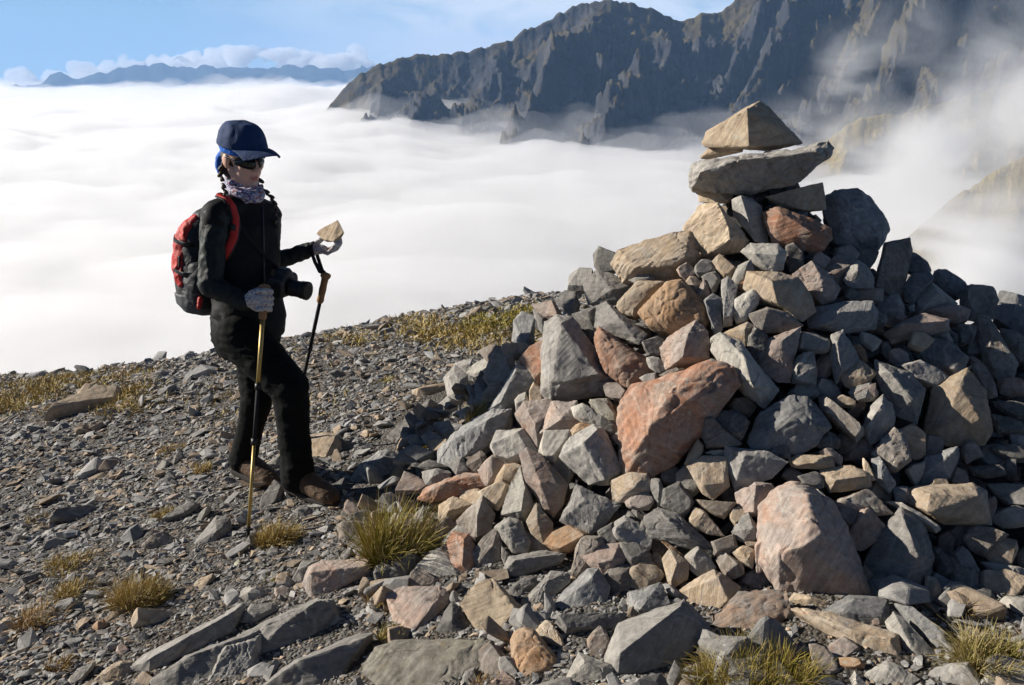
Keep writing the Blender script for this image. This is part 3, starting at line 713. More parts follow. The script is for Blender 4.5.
S('pale', '418,567 432,552 440,548 447,557 472,575 458,588 437,577 423,575', [(455,570,.3),(435,560,.3)], 'bright silvery slab under the hollow orange stone')
S('brown', '408,585 418,568 437,580 435,587 418,590')
S('rust', '420,498 428,487 463,474 483,475 483,487 457,494 433,501', [(445,482,.4)], 'long rusty stone pointing left from the foot of the pile')
S('blue', '441,449 454,431 492,411 508,411 503,425 480,449 457,466 441,460', [(455,438,.3),(490,418,.3),(470,450,.2)], 'broad dark blue slab lying in the shadow left of the pile', tilt=.4)
S('pink', '405,472 418,477 430,487 420,493 397,493 407,483')
S('grey', '423,472 447,471 450,473 440,482 427,484')
S('blue', '450,463 462,457 468,470 457,475')
S('dark', '418,467 430,460 447,467 437,471')
# loose rocks on the open ground
def L(*a, **k): return stone(*a, pile=False, **k)
L('grey', '427,415 453,391 485,397 467,415 447,425 437,420', [(455,392,.55),(438,419,.45)], 'big tilted grey slab beside a small grass tuft left of the cairn')
L('tan', '413,390 445,383 453,385 432,397 417,398', (), 'flat tan slab behind the big tilted grey slab')
L('grey', '386,442 408,417 433,402 437,407 410,427 398,452', (), 'long grey strip of rock left of the big tilted slab')
L('tan', '397,452 402,437 415,430 423,447 408,457', [(404,438,.4)], 'tan block at the lower end of the long grey strip')
L('blue', '349,482 360,465 378,452 388,450 405,462 397,480 380,487 350,493', [(383,456,.45),(368,470,.4)], 'pale bluish boulder left of the tan wedge above the tall grass')
L('tan', '384,490 398,464 403,470 402,482 392,493', (), 'upright tan wedge leaning on the pale bluish boulder')
L('tan', '303,436 320,433 337,434 350,445 352,455 335,460 318,463 308,458', [(335,436,.5),(325,458,.4)], "pale boulder just behind the hiker's front knee")
L('grey', '344,510 348,500 363,510 365,518 352,518')
L('brown', '337,525 347,520 365,523 363,543 348,552 340,543', [(342,522,.3)], 'brown block left of the tall grass tuft')
L('pink', '303,584 310,567 321,561 367,559 370,573 334,592 313,599', [(311,572,.4),(366,566,.4)], 'overhanging pinkish block with a dark hollow beneath it', thick=.5, lift=.6)
L('grey', '295,573 302,561 318,561 305,581 303,589 291,581')
L('grey', '240,635 280,621 316,597 332,600 345,621 321,632 291,632 262,648 240,667', [(285,622,.3),(318,600,.4)], 'long grey bedrock ledge below the overhanging pinkish block', tilt=.35)
L('grey', '262,688 294,659 356,635 372,634 356,659 329,690', [(300,660,.4),(366,637,.35)], 'splintered grey bedrock slab at the bottom left of centre', tilt=.35)
L('olive', '363,664 377,648 397,641 480,639 490,651 480,664 460,678 430,692 390,692 367,674', [(400,648,.12),(460,650,.12)], 'broad flat bedrock slab at the bottom below the pale pinkish boulder', tilt=.2, thick=.4)
L('tan', '132,621 135,612 178,611 181,615 157,626 134,627', (), 'long pale tan rock lying alone on the gravel at lower left')
L('blue', '121,538 130,527 138,524 144,535 135,550 124,546', (), 'bluish rock with a white streak left of the brown one on the scree')
L('brown', '142,546 151,536 165,532 175,539 173,546 151,553', (), 'rounded brown rock right of the bluish streaked one', round_=.7)
L('grey', '194,543 216,516 229,519 232,527 216,551 200,549', [(216,532,.6)], 'pointed grey rock on the scree left of the pole tip')
L('grey', '162,522 173,511 189,500 200,505 186,519 171,524')
L('pale', '196,527 200,513 211,507 202,522')
L('sand', '193,586 213,574 215,578 201,593', (), 'small sandy wedge lying on the dark gravel')
L('orange', '92,627 103,619 109,626 100,634', (), 'small orange stone on the lower left scree')
L('tan', '190,621 194,615 202,619 200,626')
L('grey', '130,667 146,654 190,628 240,604 243,608 232,630 190,650 151,673', [(150,658,.2),(235,610,.2)], 'thin grey bedrock rib slanting up from the lower left', tilt=.3, thick=.5)
L('grey', '151,680 185,655 216,643 259,630 254,651 205,690 160,690', [(190,655,.35),(250,634,.35)], 'dark fronted bedrock slab below the thin slanting rib', tilt=.35)
L('grey', '205,690 214,660 224,643 260,635 259,662 240,692', [(226,646,.4),(256,640,.35)], 'ridged grey bedrock lump at the bottom beside the splintered slab', tilt=.4)
L('tan', '95,680 119,662 135,662 140,673 116,690', [(120,664,.3)], 'tan flat topped rock at the bottom left')
L('pale', '68,680 95,663 89,673 73,690')
L('grey', '116,651 122,642 130,650 124,658')
L('pale', '136,640 143,632 149,636 143,646')
L('dark', '50,524 54,513 95,505 92,516 81,522', (), 'dark flat rock on the left edge scree')
L('grey', '42,551 54,538 68,540 65,547')
L('pale', '240,597 245,588 270,589 272,597 250,602')
L('grey', '240,616 251,605 272,603 278,611 256,627 242,624')
L('grey', '274,584 280,573 290,574 286,585')
L('grey', '275,589 289,588 289,597 276,597')
L('dark', '245,543 256,534 267,538 268,551 253,553', (), 'dark grey rock right of the pole tip')
L('pale', '267,541 269,535 273,538 271,543')
L('grey', '267,554 272,546 283,554 278,560')
L('dark', '293,511 305,505 314,511 310,518 298,518')
L('grey', '256,516 275,482 285,486 268,513', (), "pointed pale grey sliver under the hiker's front boot")
L('pale', '260,467 279,456 283,467 268,478', (), "flat pale rock between the hiker's boots")
L('sand', '42,426 74,403 107,387 122,390 117,402 82,412 47,427', (), 'long pale strip of bare bedrock on the far left slope', tilt=.1, thick=.3, lift=.1)
L('dark', '195,371 199,359 205,360 206,371', (), 'upright dark rock on the skyline left of the hiker', tilt=.8)
L('dark', '207,371 211,362 218,365 215,371', (), 'low dark rock on the skyline close to the hiker', tilt=.8)
L('dark', '199,395 203,387 213,391 210,397')
L('pale', '154,474 164,459 169,462 160,475')
L('dark', '171,467 179,450 185,459 176,469')
L('pink', '163,500 179,493 181,496 171,502')
L('dark', '330,437 348,442 351,450 340,457 328,455')
L('dark', '326,492 344,478 347,490 336,498')
# the lower right
S('brown', '820,400 827,398 862,427 862,433 855,440 823,412', (), 'long narrow brown stone slanting down in the shaded right half')
S('tan', '834,402 843,395 855,402 853,407')
S('blue', '850,392 870,382 877,392 875,400 857,400')
S('brown', '872,453 895,427 907,442 910,460 895,472 880,463', (), 'brown rounded boulder in shade above the large tan oblong block', round_=.6)
S('blue', '897,432 913,425 925,435 925,453 915,458')
S('dark', '815,445 828,432 840,440 838,448')
S('blue', '820,452 830,448 842,457 840,467')
S('sand', '822,471 850,466 867,474 869,486 850,490 831,491 824,480', [(836,480,.5),(866,476,.5)], 'tan block with a bright top right of the thin layered slab', tilt=.5)
S('grey', '799,477 815,472 822,477 823,487 813,488')
S('sand', '863,459 870,467 875,479 868,480 865,472')
S('blue', '872,460 880,458 888,470 895,483 889,492 876,480', (), 'small upright bluish stone beside a thin tan sliver')
S('pale', '906,470 924,462 924,468 917,485 912,478')
S('blue', '926,458 956,448 957,458 949,478 921,485 921,475', (), 'bluish shaded stone behind the large tan oblong block')
S('tan', '906,493 912,488 932,488 969,484 982,492 987,523 944,522 926,513 909,502', [(930,494,.6),(927,512,.6),(978,496,.5)], 'large tan oblong block in the right part of the pile', tilt=.5)
S('sand', '929,487 934,479 946,480 949,488', (), 'small pale lump resting on the large tan oblong block', push=-.02)
S('grey', '989,485 1005,484 1030,487 1030,508 1008,505 995,494')
S('blue', '981,502 994,497 996,508 989,520')
S('grey', '992,518 1012,507 1030,512 1030,524 1004,527')
S('dark', '971,467 1001,465 1004,475 974,475')
S('dark', '1006,460 1016,460 1016,475 1006,473')
S('brown', '962,448 971,440 982,455 967,463')
S('dark', '992,447 1012,445 1028,452 1024,462 996,453')
S('blue', '1011,435 1026,437 1028,447 1014,447')
S('blue', '894,488 907,487 907,502 896,500')
S('pale', '888,503 897,502 924,515 939,528 934,532 917,520', (), 'long speckled pale stone below the large tan oblong block')
S('grey', '867,562 876,543 901,512 909,520 921,525 926,535 932,558 922,598 911,603 884,592 868,577', [(911,536,.6),(918,556,.6),(906,580,.5),(902,515,.4)], 'big faceted grey boulder right of the huge pale boulder', tilt=.55)
S('grey', '845,540 855,523 861,512 868,509 886,529 877,539 864,549 851,547', [(862,516,.4)])
S('brown', '833,502 867,490 873,503 890,513 858,512 845,517 837,512', [(843,500,.3)])
S('brown', '837,512 845,505 858,513 857,522 847,527')
S('pale', '817,490 830,500 837,510 832,512')
S('pink', '762,510 775,495 792,488 805,490 830,505 843,528 857,563 867,592 857,597 800,594 782,590 767,567 762,560 762,538', [(783,551,.6),(808,546,.75),(822,532,.7),(807,494,.45),(810,518,.65),(779,566,.4)], 'huge pale pinkish boulder with a dark underside at the lower right', tilt=.65, thick=.9)
S('blue', '952,555 961,548 969,553 984,580 981,585 961,570', (), 'bluish stone with a white tip right of the big faceted boulder')
S('grey', '926,577 936,580 943,595 944,612 931,615 926,602', [(936,584,.3)])
S('dark', '931,547 947,555 954,573 941,578')
S('tan', '986,538 1000,537 1015,541 1017,548 1010,565 990,560 984,552')
S('blue', '964,540 971,525 1006,535 987,542 984,555')
S('pale', '983,563 1004,566 1030,571 1030,598 1004,583', (), 'smooth pale grey slab sloping out at the right edge')
S('olive', '1016,555 1030,545 1030,572')
S('grey', '1001,602 1007,597 1030,600 1030,626 1011,613')
S('dark', '971,588 981,585 997,600 991,605')
S('sand', '790,601 795,593 810,596 828,603 827,609 807,607', [(811,598,.4)], 'small sandy brick shaped stone under the huge pale boulder')
S('blue', '825,611 850,596 885,598 887,621 867,630 838,620', (), 'bluish flat block in shade below the huge pale boulder')
S('tan', '795,611 802,609 833,614 870,628 893,633 897,661 863,653 843,643 825,628', [(850,630,.3),(890,640,.3)], 'long tan grey slab slanting along the bottom right', tilt=.55)
S('pale', '887,624 895,614 907,623 920,641 935,654 930,669 918,671 908,653 897,636', [(908,640,.4)], 'pale slanting stone right of the long tan grey slab')
S('blue', '897,606 910,606 947,638 950,655 937,653 915,630', (), 'long dark bluish strip between the pale slanting stone and the right grass')
S('grey', '867,674 887,662 907,671 918,679 897,692 872,690', [(888,666,.3)])
S('pale', '850,679 855,672 868,687 860,695')
S('orange', '836,664 840,658 863,661 863,668 847,669', (), 'thin orange stone near the bottom edge right of the grass')
S('grey', '928,678 937,668 967,663 978,687 934,690', [(966,665,.25)], 'grey slab at the bottom edge left of the right hand grass')
S('pale', '981,664 1005,662 1030,665 1030,692 985,690', (), 'pale flat slab at the bottom right corner', tilt=.25)
S('blue', '810,646 825,648 838,671 830,679 813,668')
S('pale', '802,679 808,676 842,684 835,694 805,692')
S('pink', '872,621 877,618 881,621 878,625', push=-.03)
# ------------------------------------------------------------------ filler stones of the pile: the smaller ones that show between the big ones
POLYS = []
def inside(u, v, poly):
    r = False; n = len(poly)
    for i in range(n):
        (x1, y1), (x2, y2) = poly[i], poly[i-1]
        if (y1 > v) != (y2 > v) and u < (x2-x1)*(v-y1)/(y2-y1)+x1: r = not r
    return r
def pile_gap(u, v, m=3):
    return not any(inside(u+a, v+b, p) for p in POLYS for a, b in ((0, 0), (m, 0), (-m, 0), (0, m), (0, -m)))
for d_ in STONES: POLYS.append(d_['poly'])
rf = random.Random(5)
made = 0
tries = 0
while made < 82 and tries < 9000:
    tries += 1
    u = rf.uniform(440, 1015); v = rf.uniform(255, 660)
    if made >= 50: u = rf.uniform(395, 1005); v = rf.uniform(545, 690)
    p0, t0 = hit(u, v)
    if p0 is None or (made < 50 and cone(p0.x, p0.y) < G(p0.x, p0.y)+.02): continue
    if 660 < u < 840 and v > 640 or u > 945 and v > 595: continue
    if not pile_gap(u, v, 5): continue
    k = rf.randint(5, 7); a0 = rf.uniform(0, 6.28); r0 = rf.uniform(11, 19) if made < 50 else rf.uniform(15, 29); asp = rf.uniform(.5, .95); rot = rf.uniform(0, 3.14)
    poly = []
    for i in range(k):
        a = a0+6.283*i/k+rf.uniform(-.3, .3); r = r0*rf.uniform(.75, 1.2)
        x, y = r*math.cos(a), r*asp*math.sin(a)
        poly.append((u+x*math.cos(rot)-y*math.sin(rot), v+x*math.sin(rot)+y*math.cos(rot)))
    stone(rf.choice(['grey', 'grey', 'blue', 'dark', 'brown', 'grey', 'tan', 'pink']), poly, push=.055 if made < 50 else .02)
    POLYS.append(poly); made += 1

# ------------------------------------------------------------------ broken rock in bulk
def hull_templates(n, flat, bev=False, seed=3, npts=(9, 15)):
    out = []
    r_ = random.Random(seed)
    for i in range(n):
        bm = bmesh.new()
        a, b, c = 1, r_.uniform(.5, .85), r_.uniform(*flat)
        for k in range(r_.randint(*npts)):
            p = Vector((r_.gauss(0, 1), r_.gauss(0, 1), r_.gauss(0, 1))).normalized()
            m = max(abs(p.x), abs(p.y), abs(p.z)); p /= m**r_.uniform(.5, .95)      # pushed towards a box: slabby fragments
            bm.verts.new((p.x*a*.5, p.y*b*.5, p.z*c*.5))
        bmesh.ops.convex_hull(bm, input=bm.verts)
        bmesh.ops.delete(bm, geom=[g for g in bm.verts if not g.link_faces], context='VERTS')
        bmesh.ops.dissolve_limit(bm, angle_limit=R(14), verts=bm.verts, edges=bm.edges)
        if bev: bmesh.ops.bevel(bm, geom=list(bm.edges), offset=.035, segments=1, affect='EDGES', clamp_overlap=True)
        bmesh.ops.triangulate(bm, faces=bm.faces)
        bm.verts.ensure_lookup_table(); bm.verts.index_update()
        out.append((np.array([v.co[:] for v in bm.verts]), np.array([[v.index for v in f.verts] for f in bm.faces])))
        bm.free()
    return out
def rot_mats(yaw, pitch, roll):
    cy_, sy_ = np.cos(yaw), np.sin(yaw); cx_, sx_ = np.cos(pitch), np.sin(pitch); cz_, sz_ = np.cos(roll), np.sin(roll)
    n = len(yaw); Z = np.zeros(n); O = np.ones(n)
    A = np.stack([np.stack([cy_, -sy_, Z], 1), np.stack([sy_, cy_, Z], 1), np.stack([Z, Z, O], 1)], 1)
    B = np.stack([np.stack([O, Z, Z], 1), np.stack([Z, cx_, -sx_], 1), np.stack([Z, sx_, cx_], 1)], 1)
    C = np.stack([np.stack([cz_, Z, sz_], 1), np.stack([Z, O, Z], 1), np.stack([-sz_, Z, cz_], 1)], 1)
    return A @ B @ C
def scatter(name, pos, size, yaw, pitch, roll, color, temps, mat):
    Rm = rot_mats(yaw, pitch, roll)
    which = rng.integers(0, len(temps), len(pos))
    VV, FF, CC, off = [], [], [], 0
    for k, (tv, tf) in enumerate(temps):
        idx = np.nonzero(which == k)[0]
        if not len(idx): continue
        v = np.einsum('nij,vj->nvi', Rm[idx], tv)*size[idx][:, None, None] + pos[idx][:, None, :]
        m = len(tv)
        f = tf[None, :, :] + (np.arange(len(idx))*m)[:, None, None] + off
        VV.append(v.reshape(-1, 3)); FF.append(f.reshape(-1, 3)); CC.append(np.repeat(color[idx], m, axis=0)); off += m*len(idx)
    me = np_mesh(name, np.concatenate(VV), np.concatenate(FF), False)
    c = np.concatenate(CC); a = me.attributes.new('tone', 'FLOAT_COLOR', 'POINT')
    a.data.foreach_set('color', np.concatenate([c, np.ones((len(c), 1))], 1).astype(np.float32).ravel())
    return link_mesh(name, me, mat)
t = NT('broken_rock'); at = t.add('Attribute', attribute_name='tone'); pos_ = t.add('TexCoord').outputs['Object']
n2 = t.noise(pos_, 60, 5, .65); n3 = t.noise(pos_, 300, 3, .6)
c = t.mix(t.ramp(n2, [(.3, 0), (.7, 1)]), t.mix(.35, at.outputs['Color'], (0, 0, 0)), t.mix(.15, at.outputs['Color'], (.6, .57, .5)))
M_scree = t.bsdf(c, .88, t.bump(t.math('ADD', n2, t.math('MULTIPLY', n3, .4)), .6, .004), .25)
def tones(n, lo=.17, hi=.42, warm=.26):
    base = rng.uniform(lo, hi, n)**1.0
    col = np.stack([base*1.03, base*1.0, base*.955], 1)
    w = rng.random(n) < warm
    col[w] *= np.array([1.25, .98, .72])
    p = rng.random(n) < .07
    col[p] = np.minimum(col[p]*1.6, .42)
    return col
TEMPS = hull_templates(26, (.10, .38), False, 3)
TEMPB = hull_templates(22, (.2, .55), True, 9)
def slopes(x, y):
    e = .08
    return (G(x+e, y)-G(x-e, y))/(2*e), (G(x, y+e)-G(x, y-e))/(2*e)
def bare(x, y):      # patches of finer dark gravel where the larger fragments thin out
    return noise.noise(Vector((x*1.1+4, y*1.1, 2.2)))
STANDS = [(d_['o'].location.x, d_['o'].location.y, .5*d_['w']/FPX*d_['t']) for d_ in STONES]
CELL = {}
for k_, (x_, y_, r_) in enumerate(STANDS):
    for a_ in range(int((x_-r_)*5)-1, int((x_+r_)*5)+2):
        for b_ in range(int((y_-r_)*5)-1, int((y_+r_)*5)+2): CELL.setdefault((a_, b_), []).append(k_)
def taken(x, y, m):
    for k_ in CELL.get((math.floor(x*5), math.floor(y*5)), ()):
        sx_, sy_, r_ = STANDS[k_]
        if math.hypot(x-sx_, y-sy_) < r_*.85+m: return True
    return False
def make_scree(name, n, ymin, ymax, s_mu, s_sig, temps, gamma=1.5, growth=.10, thin=0, sink=.15, only=None):
    P_, S_, YW, PT, RL = [], [], [], [], []
    while len(P_) < n:
        q = rng.random()
        y = (ymin**(1-gamma+1) + q*(ymax**(2-gamma)-ymin**(2-gamma)))**(1/(2-gamma)) if gamma != 2 else ymin*(ymax/ymin)**q
        x = rng.uniform(-1, 1)*(.72*y+.7)
        z = G(x, y)
        if cone(x, y) > z+.04: continue
        if thin and bare(x, y) > .12 and rng.random() < thin: continue
        s = math.exp(rng.normal(s_mu, s_sig))*(1+growth*max(0, y-3))
        if s > .025 and taken(x, y, s*.25): continue
        sx, sy = slopes(x, y)
        P_.append((x, y, z+s*(.10-sink*.3))); S_.append(s)
        YW.append(rng.normal(.55, .6) + (math.pi if rng.random() < .5 else 0)); PT.append(math.atan(sy)+rng.normal(0, .30)); RL.append(-math.atan(sx)+rng.normal(0, .30))
    A = [np.array(k) for k in (P_, S_, YW, PT, RL)]
    return tag(scatter(name, A[0], A[1], A[2], A[3], A[4], tones(n), temps, M_scree), kind='stuff')
make_scree('scree', 74000, 1.4, 9.5, math.log(.0255), .45, TEMPS, 1.5, .12, .40)
make_scree('scree', 950, 1.4, 9.0, math.log(.075), .32, TEMPB, 1.5, .08, .5)
make_scree('gravel', 15000, 1.5, 5.5, math.log(.016), .35, TEMPS, 1.6, .1)

# blocks spilled round the foot of the pile
P_, S_ = [], []
while len(P_) < 480:
    x, y = rng.uniform(-.62, 2.3), rng.uniform(1.7, 3.6)
    r = math.hypot(x-CX, y-CY)
    if not 1.15 < r < 1.95 + .25*sstep(.6, -.4, x) + .25*noise.noise(Vector((x*2, y*2, 0))): continue
    s = math.exp(rng.normal(math.log(.112), .30))
    if taken(x, y, s*.3): continue
    P_.append((x, y, T(x, y)+s*.12)); S_.append(s)
n_ = len(P_)
tag(scatter('rubble', np.array(P_), np.array(S_), rng.uniform(0, 6.28, n_), rng.normal(0, .5, n_), rng.normal(0, .5, n_), tones(n_, .15, .34, .3), TEMPB, M_scree), kind='stuff')

# rubble that fills the pile behind and between the stones one can tell apart
P_, S_ = [], []
while len(P_) < 4200:
    a = rng.uniform(0, 2*math.pi); r = 2.35*math.sqrt(rng.random())
    x, y = CX+r*math.cos(a), CY+r*math.sin(a)
    z = cone(x, y)
    if z < G(x, y)-.05: continue
    if y > CY+.5: continue
    s = math.exp(rng.normal(math.log(.10), .3))
    P_.append((x, y, z-.13-.38*s+rng.uniform(-.04, .01))); S_.append(s)
n_ = len(P_)
tag(scatter('rubble', np.array(P_), np.array(S_), rng.uniform(0, 6.28, n_), rng.normal(0, .6, n_), rng.normal(0, .6, n_), tones(n_, .11, .27, .2), TEMPB, M_scree), kind='stuff')
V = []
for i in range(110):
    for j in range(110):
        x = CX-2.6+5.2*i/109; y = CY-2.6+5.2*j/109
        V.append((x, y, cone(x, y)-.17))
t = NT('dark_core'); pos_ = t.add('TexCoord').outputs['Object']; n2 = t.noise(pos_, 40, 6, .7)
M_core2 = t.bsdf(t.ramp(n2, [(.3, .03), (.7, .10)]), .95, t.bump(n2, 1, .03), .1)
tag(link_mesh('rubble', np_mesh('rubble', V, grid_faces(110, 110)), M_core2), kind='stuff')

# the ground itself: fine dark gravel and grit, one sheet, falling away under the cloud
GX, GY = 260, 420
V = []
for i in range(GX):
    for j in range(GY):
        y = -14+28*(j/(GY-1)); y = y if y > -1.5 else y; x = (-1+2*i/(GX-1))*(2.6+.8*abs(y))
        z = G(x, y)
        if y > 11: z -= (y-11)**2*.4
        if y < -.3: z += min(4.5, .02*(y+.3)**2+.12*(-.3-y))  # unseen rise added behind the viewer to hold off fill light
        V.append((x, y, z))
t = NT('gravel_ground'); pos_ = t.add('TexCoord').outputs['Object']
vo = t.add('TexVoronoi'); vo.inputs['Scale'].default_value = 85; t.link(pos_, vo.inputs['Vector'])
n1 = t.noise(pos_, 1.5, 4, .6); n2 = t.noise(pos_, 120, 5, .7)
sp_ = t.add('SeparateColor'); t.link(vo.outputs['Color'], sp_.inputs[0])
c = t.mix(t.ramp(sp_.outputs[0], [(.1, 0), (.9, 1)]), (.07, .063, .055), (.23, .215, .195))
c = t.mix(t.ramp(n1, [(.45, 0), (.65, .6)]), c, (.10, .082, .06))
c = t.mix(t.ramp(n2, [(.35, .6), (.6, 0)]), c, (.02, .02, .02))
h = t.math('ADD', t.math('MULTIPLY', vo.outputs['Distance'], -1.0), t.math('MULTIPLY', n2, .5))
M_ground = t.bsdf(c, .95, t.bump(h, .9, .012), .2)
me = np_mesh('ground', V, grid_faces(GX, GY))
tag(link_mesh('ground', me, M_ground), kind='structure')
# ------------------------------------------------------------------ grass
t = NT('dry_grass'); at = t.add('Attribute', attribute_name='tone')
M_grass = t.bsdf(at.outputs['Color'], .7, None, .25, Subsurface_Weight=0)
GREEN, OLIVE, STRAW, GOLD, BROWN = (.15, .165, .024), (.27, .235, .04), (.55, .44, .22), (.48, .355, .085), (.25, .135, .06)
def blades(spec, mat=M_grass):
    """spec: list of (root, direction, length, width, curl, colour at the root, colour at the tip) -> verts, faces, colours"""
    V, F, C = [], [], []
    for (p, d, L_, w, curl, c0, c1) in spec:
        d = Vector(d).normalized(); side = d.cross(Vector((0, 0, 1)))
        if side.length < .05: side = Vector((1, 0, 0))
        side.normalize(); a = rf.uniform(0, 6.28)
        side = (side*math.cos(a)+side.cross(d)*math.sin(a))
        b = len(V); q = Vector(p); dd = d.copy(); n = 4
        for i in range(n+1):
            f = i/n; ww = w*(1-f)**.7*.5+.0002
            V += [q-side*ww, q+side*ww]
            cc = [c0[k]*(1-f)+c1[k]*f for k in range(3)]; C += [cc, cc]
            if i:
                k = b+2*i; F.append((k-2, k-1, k+1, k))
            dd = (dd + Vector((d.x*1.0, d.y*1.0, -1.0))*curl/n).normalized(); q = q+dd*L_/n
    return V, F, C
def grass_obj(name, spec, loc=None):
    V, F, C = blades(spec)
    V = np.array([v[:] for v in V])
    if loc is not None: V = V-np.array(loc)
    me = np_mesh(name, V, F, True)
    a = me.attributes.new('tone', 'FLOAT_COLOR', 'POINT')
    a.data.foreach_set('color', np.concatenate([np.array(C), np.ones((len(C), 1))], 1).astype(np.float32).ravel())
    o = link_mesh(name, me, M_grass)
    if loc is not None: o.location = loc
    return o
def mixc(a, b, f): return tuple(x*(1-f)+y*f for x, y in zip(a, b))
def tuft(u, v, w, h, n, pal, label, base=T, lean=(.25, 0), depth=.7, flat=.0, name='grass_tuft', cat='grass tuft', curl=.5, wid=.0026):
    """a tussock whose foot is at (u, v) in the picture, w by h picture points across"""
    p0, t0 = hit(u, v, base)
    W_, H_ = w/FPX*t0/2, 1.05*h/FPX*t0
    spec = []
    c0s, c1s = pal
    n = int(n*2.0)
    for k in range(n):
        r = math.sqrt(rf.random()); a = rf.uniform(0, 6.28)
        # several crowns in one tussock
        x, y = p0.x+W_*r*math.cos(a)*.85, p0.y+W_*depth*r*math.sin(a)*.85
        if noise.noise(Vector((x*11, y*11, u*.7))) < -.12 and rf.random() < .85: continue
        z = base(x, y) - .01
        out = Vector((math.cos(a)*r*.28+rf.gauss(0, .26)+lean[0], math.sin(a)*r*.28+rf.gauss(0, .26)+lean[1], 1.0-flat))
        cl = noise.noise(Vector((x*14, y*14, u)))*.5+.5
        L_ = H_*rf.choice((.35, .5, .7, .85, 1.0, 1.2))*rf.uniform(.8, 1.1)*(1-.25*r)*(.7+.6*cl)
        c0 = mixc(c0s[0], c0s[1], rf.random()); c1 = mixc(c1s[0], c1s[1], min(1, max(0, cl+rf.gauss(0, .3))))
        if rf.random() < .24: c0 = c1 = mixc(STRAW, BROWN, rf.random()**2)
        b = rf.uniform(.75, 1.2)
        spec.append(((x, y, z), out, L_, wid*rf.uniform(.6, 1.3)*t0/3, curl*rf.uniform(-.2, 2.2), tuple(i*b for i in c0), tuple(i*b for i in c1)))
    return tag(grass_obj(name, spec, p0), label, cat, 'tufts of mountain grass')
PG = ((GREEN, OLIVE), (OLIVE, STRAW)); PD = ((OLIVE, BROWN), (GOLD, STRAW)); PY = ((OLIVE, GREEN), (GOLD, OLIVE)); PB = ((BROWN, BROWN), (GOLD, BROWN))
tuft(392, 557, 58, 60, 1700, PY, 'tallest green and straw grass tuft left of the whitish pyramid stone', lean=(.18, 0))
tuft(277, 541, 46, 26, 700, PD, 'low olive grass tuft just right of the near pole tip', G)
tuft(431, 447, 38, 26, 560, PY, 'bright green grass tuft in front of the big tilted grey slab', G)
tuft(474, 416, 20, 18, 200, PD, 'tiny golden grass tuft between the tilted grey slab and the dark blue slab')
tuft(137, 603, 56, 34, 900, PD, 'olive brown grass tuft on the lower left scree', G)
tuft(750, 690, 138, 46, 3600, PY, 'wide green golden grass mound at the bottom edge under the lichen spotted slab', lean=(-.1, -.2), curl=.9)
tuft(990, 664, 74, 46, 1500, PG, 'green grass tuft at the right edge of the picture', lean=(-.05, -.2), curl=.8)
tuft(965, 612, 26, 24, 260, PB, 'small orange brown tuft just above the green one at the right edge')
tuft(391, 638, 30, 17, 380, PY, 'small green tuft at the foot of the pale pinkish boulder')
tuft(376, 606, 22, 22, 150, PB, 'thin dry straw tuft below the dark square edged block', wid=.003)
tuft(488, 684, 36, 20, 260, PB, 'brown dry tuft at the bottom edge left of the rounded orange boulder')
tuft(268, 581, 15, 12, 110, PY, 'tiny green tuft on the gravel below the near pole tip', G)
tuft(204, 471, 26, 14, 220, PD, "golden tuft close left of the hiker's rear boot", G)
tuft(172, 452, 32, 12, 240, PD, 'low wide golden tuft on the scree farther left of the rear boot', G)
tuft(56, 668, 24, 26, 220, PB, 'dark brown shrubby tuft at the bottom left', G)
tuft(36, 622, 62, 28, 620, PB, 'brown mat of dry grass near the left edge', G, curl=1.0)
tuft(76, 592, 50, 20, 520, PD, 'straw coloured mat of grass between the brown mat and the olive tuft', G, curl=1.0)
tuft(72, 566, 74, 16, 520, PD, 'thin yellowish grass mat behind the straw coloured mat', G, curl=1.0)
tuft(163, 516, 30, 12, 200, PD, 'low yellowish tuft behind the bluish streaked rock', G)
tuft(36, 520, 30, 12, 180, PD, 'small yellowish tuft at the left edge of the scree', G)
tuft(385, 381, 34, 7, 160, PY, 'low green tuft on the slope right of the hiker', G)
tuft(252, 392, 22, 9, 90, PD, "sparse tuft on the slope behind the hiker's thigh", G)
# grass mats on the brow of the hill: one cover
spec = []
def mat_(u0, u1, v0, v1, n, pal, L_=.10):
    k = 0; tr = 0
    while k < n and tr < n*6:
        tr += 1
        u, v = rf.uniform(u0, u1), rf.uniform(v0, v1)
        p, t0 = hit(u, v, G)
        if p is None: continue
        if noise.noise(Vector((p.x*1.6, p.y*1.6, 4)))+.35*noise.noise(Vector((p.x*5, p.y*5, 4))) < .0: continue
        for _ in range(7):
            q = p+Vector((rf.gauss(0, .07), rf.gauss(0, .07), 0)); q.z = G(q.x, q.y)-.01
            c0 = mixc(pal[0][0], pal[0][1], rf.random()); c1 = mixc(pal[1][0], pal[1][1], rf.random())
            spec.append((q, (rf.gauss(0, .5), rf.gauss(0, .5), 1), L_*rf.uniform(.5, 1.2), .009, .6, c0, c1))
        k += 1
mat_(470, 600, 308, 332, 420, PY, .06); mat_(430, 560, 328, 356, 260, PD, .06); mat_(330, 440, 318, 345, 160, PD, .08)
mat_(-60, 150, 372, 412, 900, PD, .065); mat_(60, 330, 345, 420, 120, PD, .06)
o = grass_obj('grass', spec); tag(o, kind='stuff')
# ------------------------------------------------------------------ the hiker
_, TW = hit(280, 497, G)
def Q(u, v, dt=0.0): return P(u, v, TW+dt)
KP = TW/FPX
YAW = R(35)
FW = Vector((math.cos(YAW), -math.sin(YAW), 0)); RT = Vector((-math.sin(YAW), -math.cos(YAW), 0)); UP = Vector((0, 0, 1))

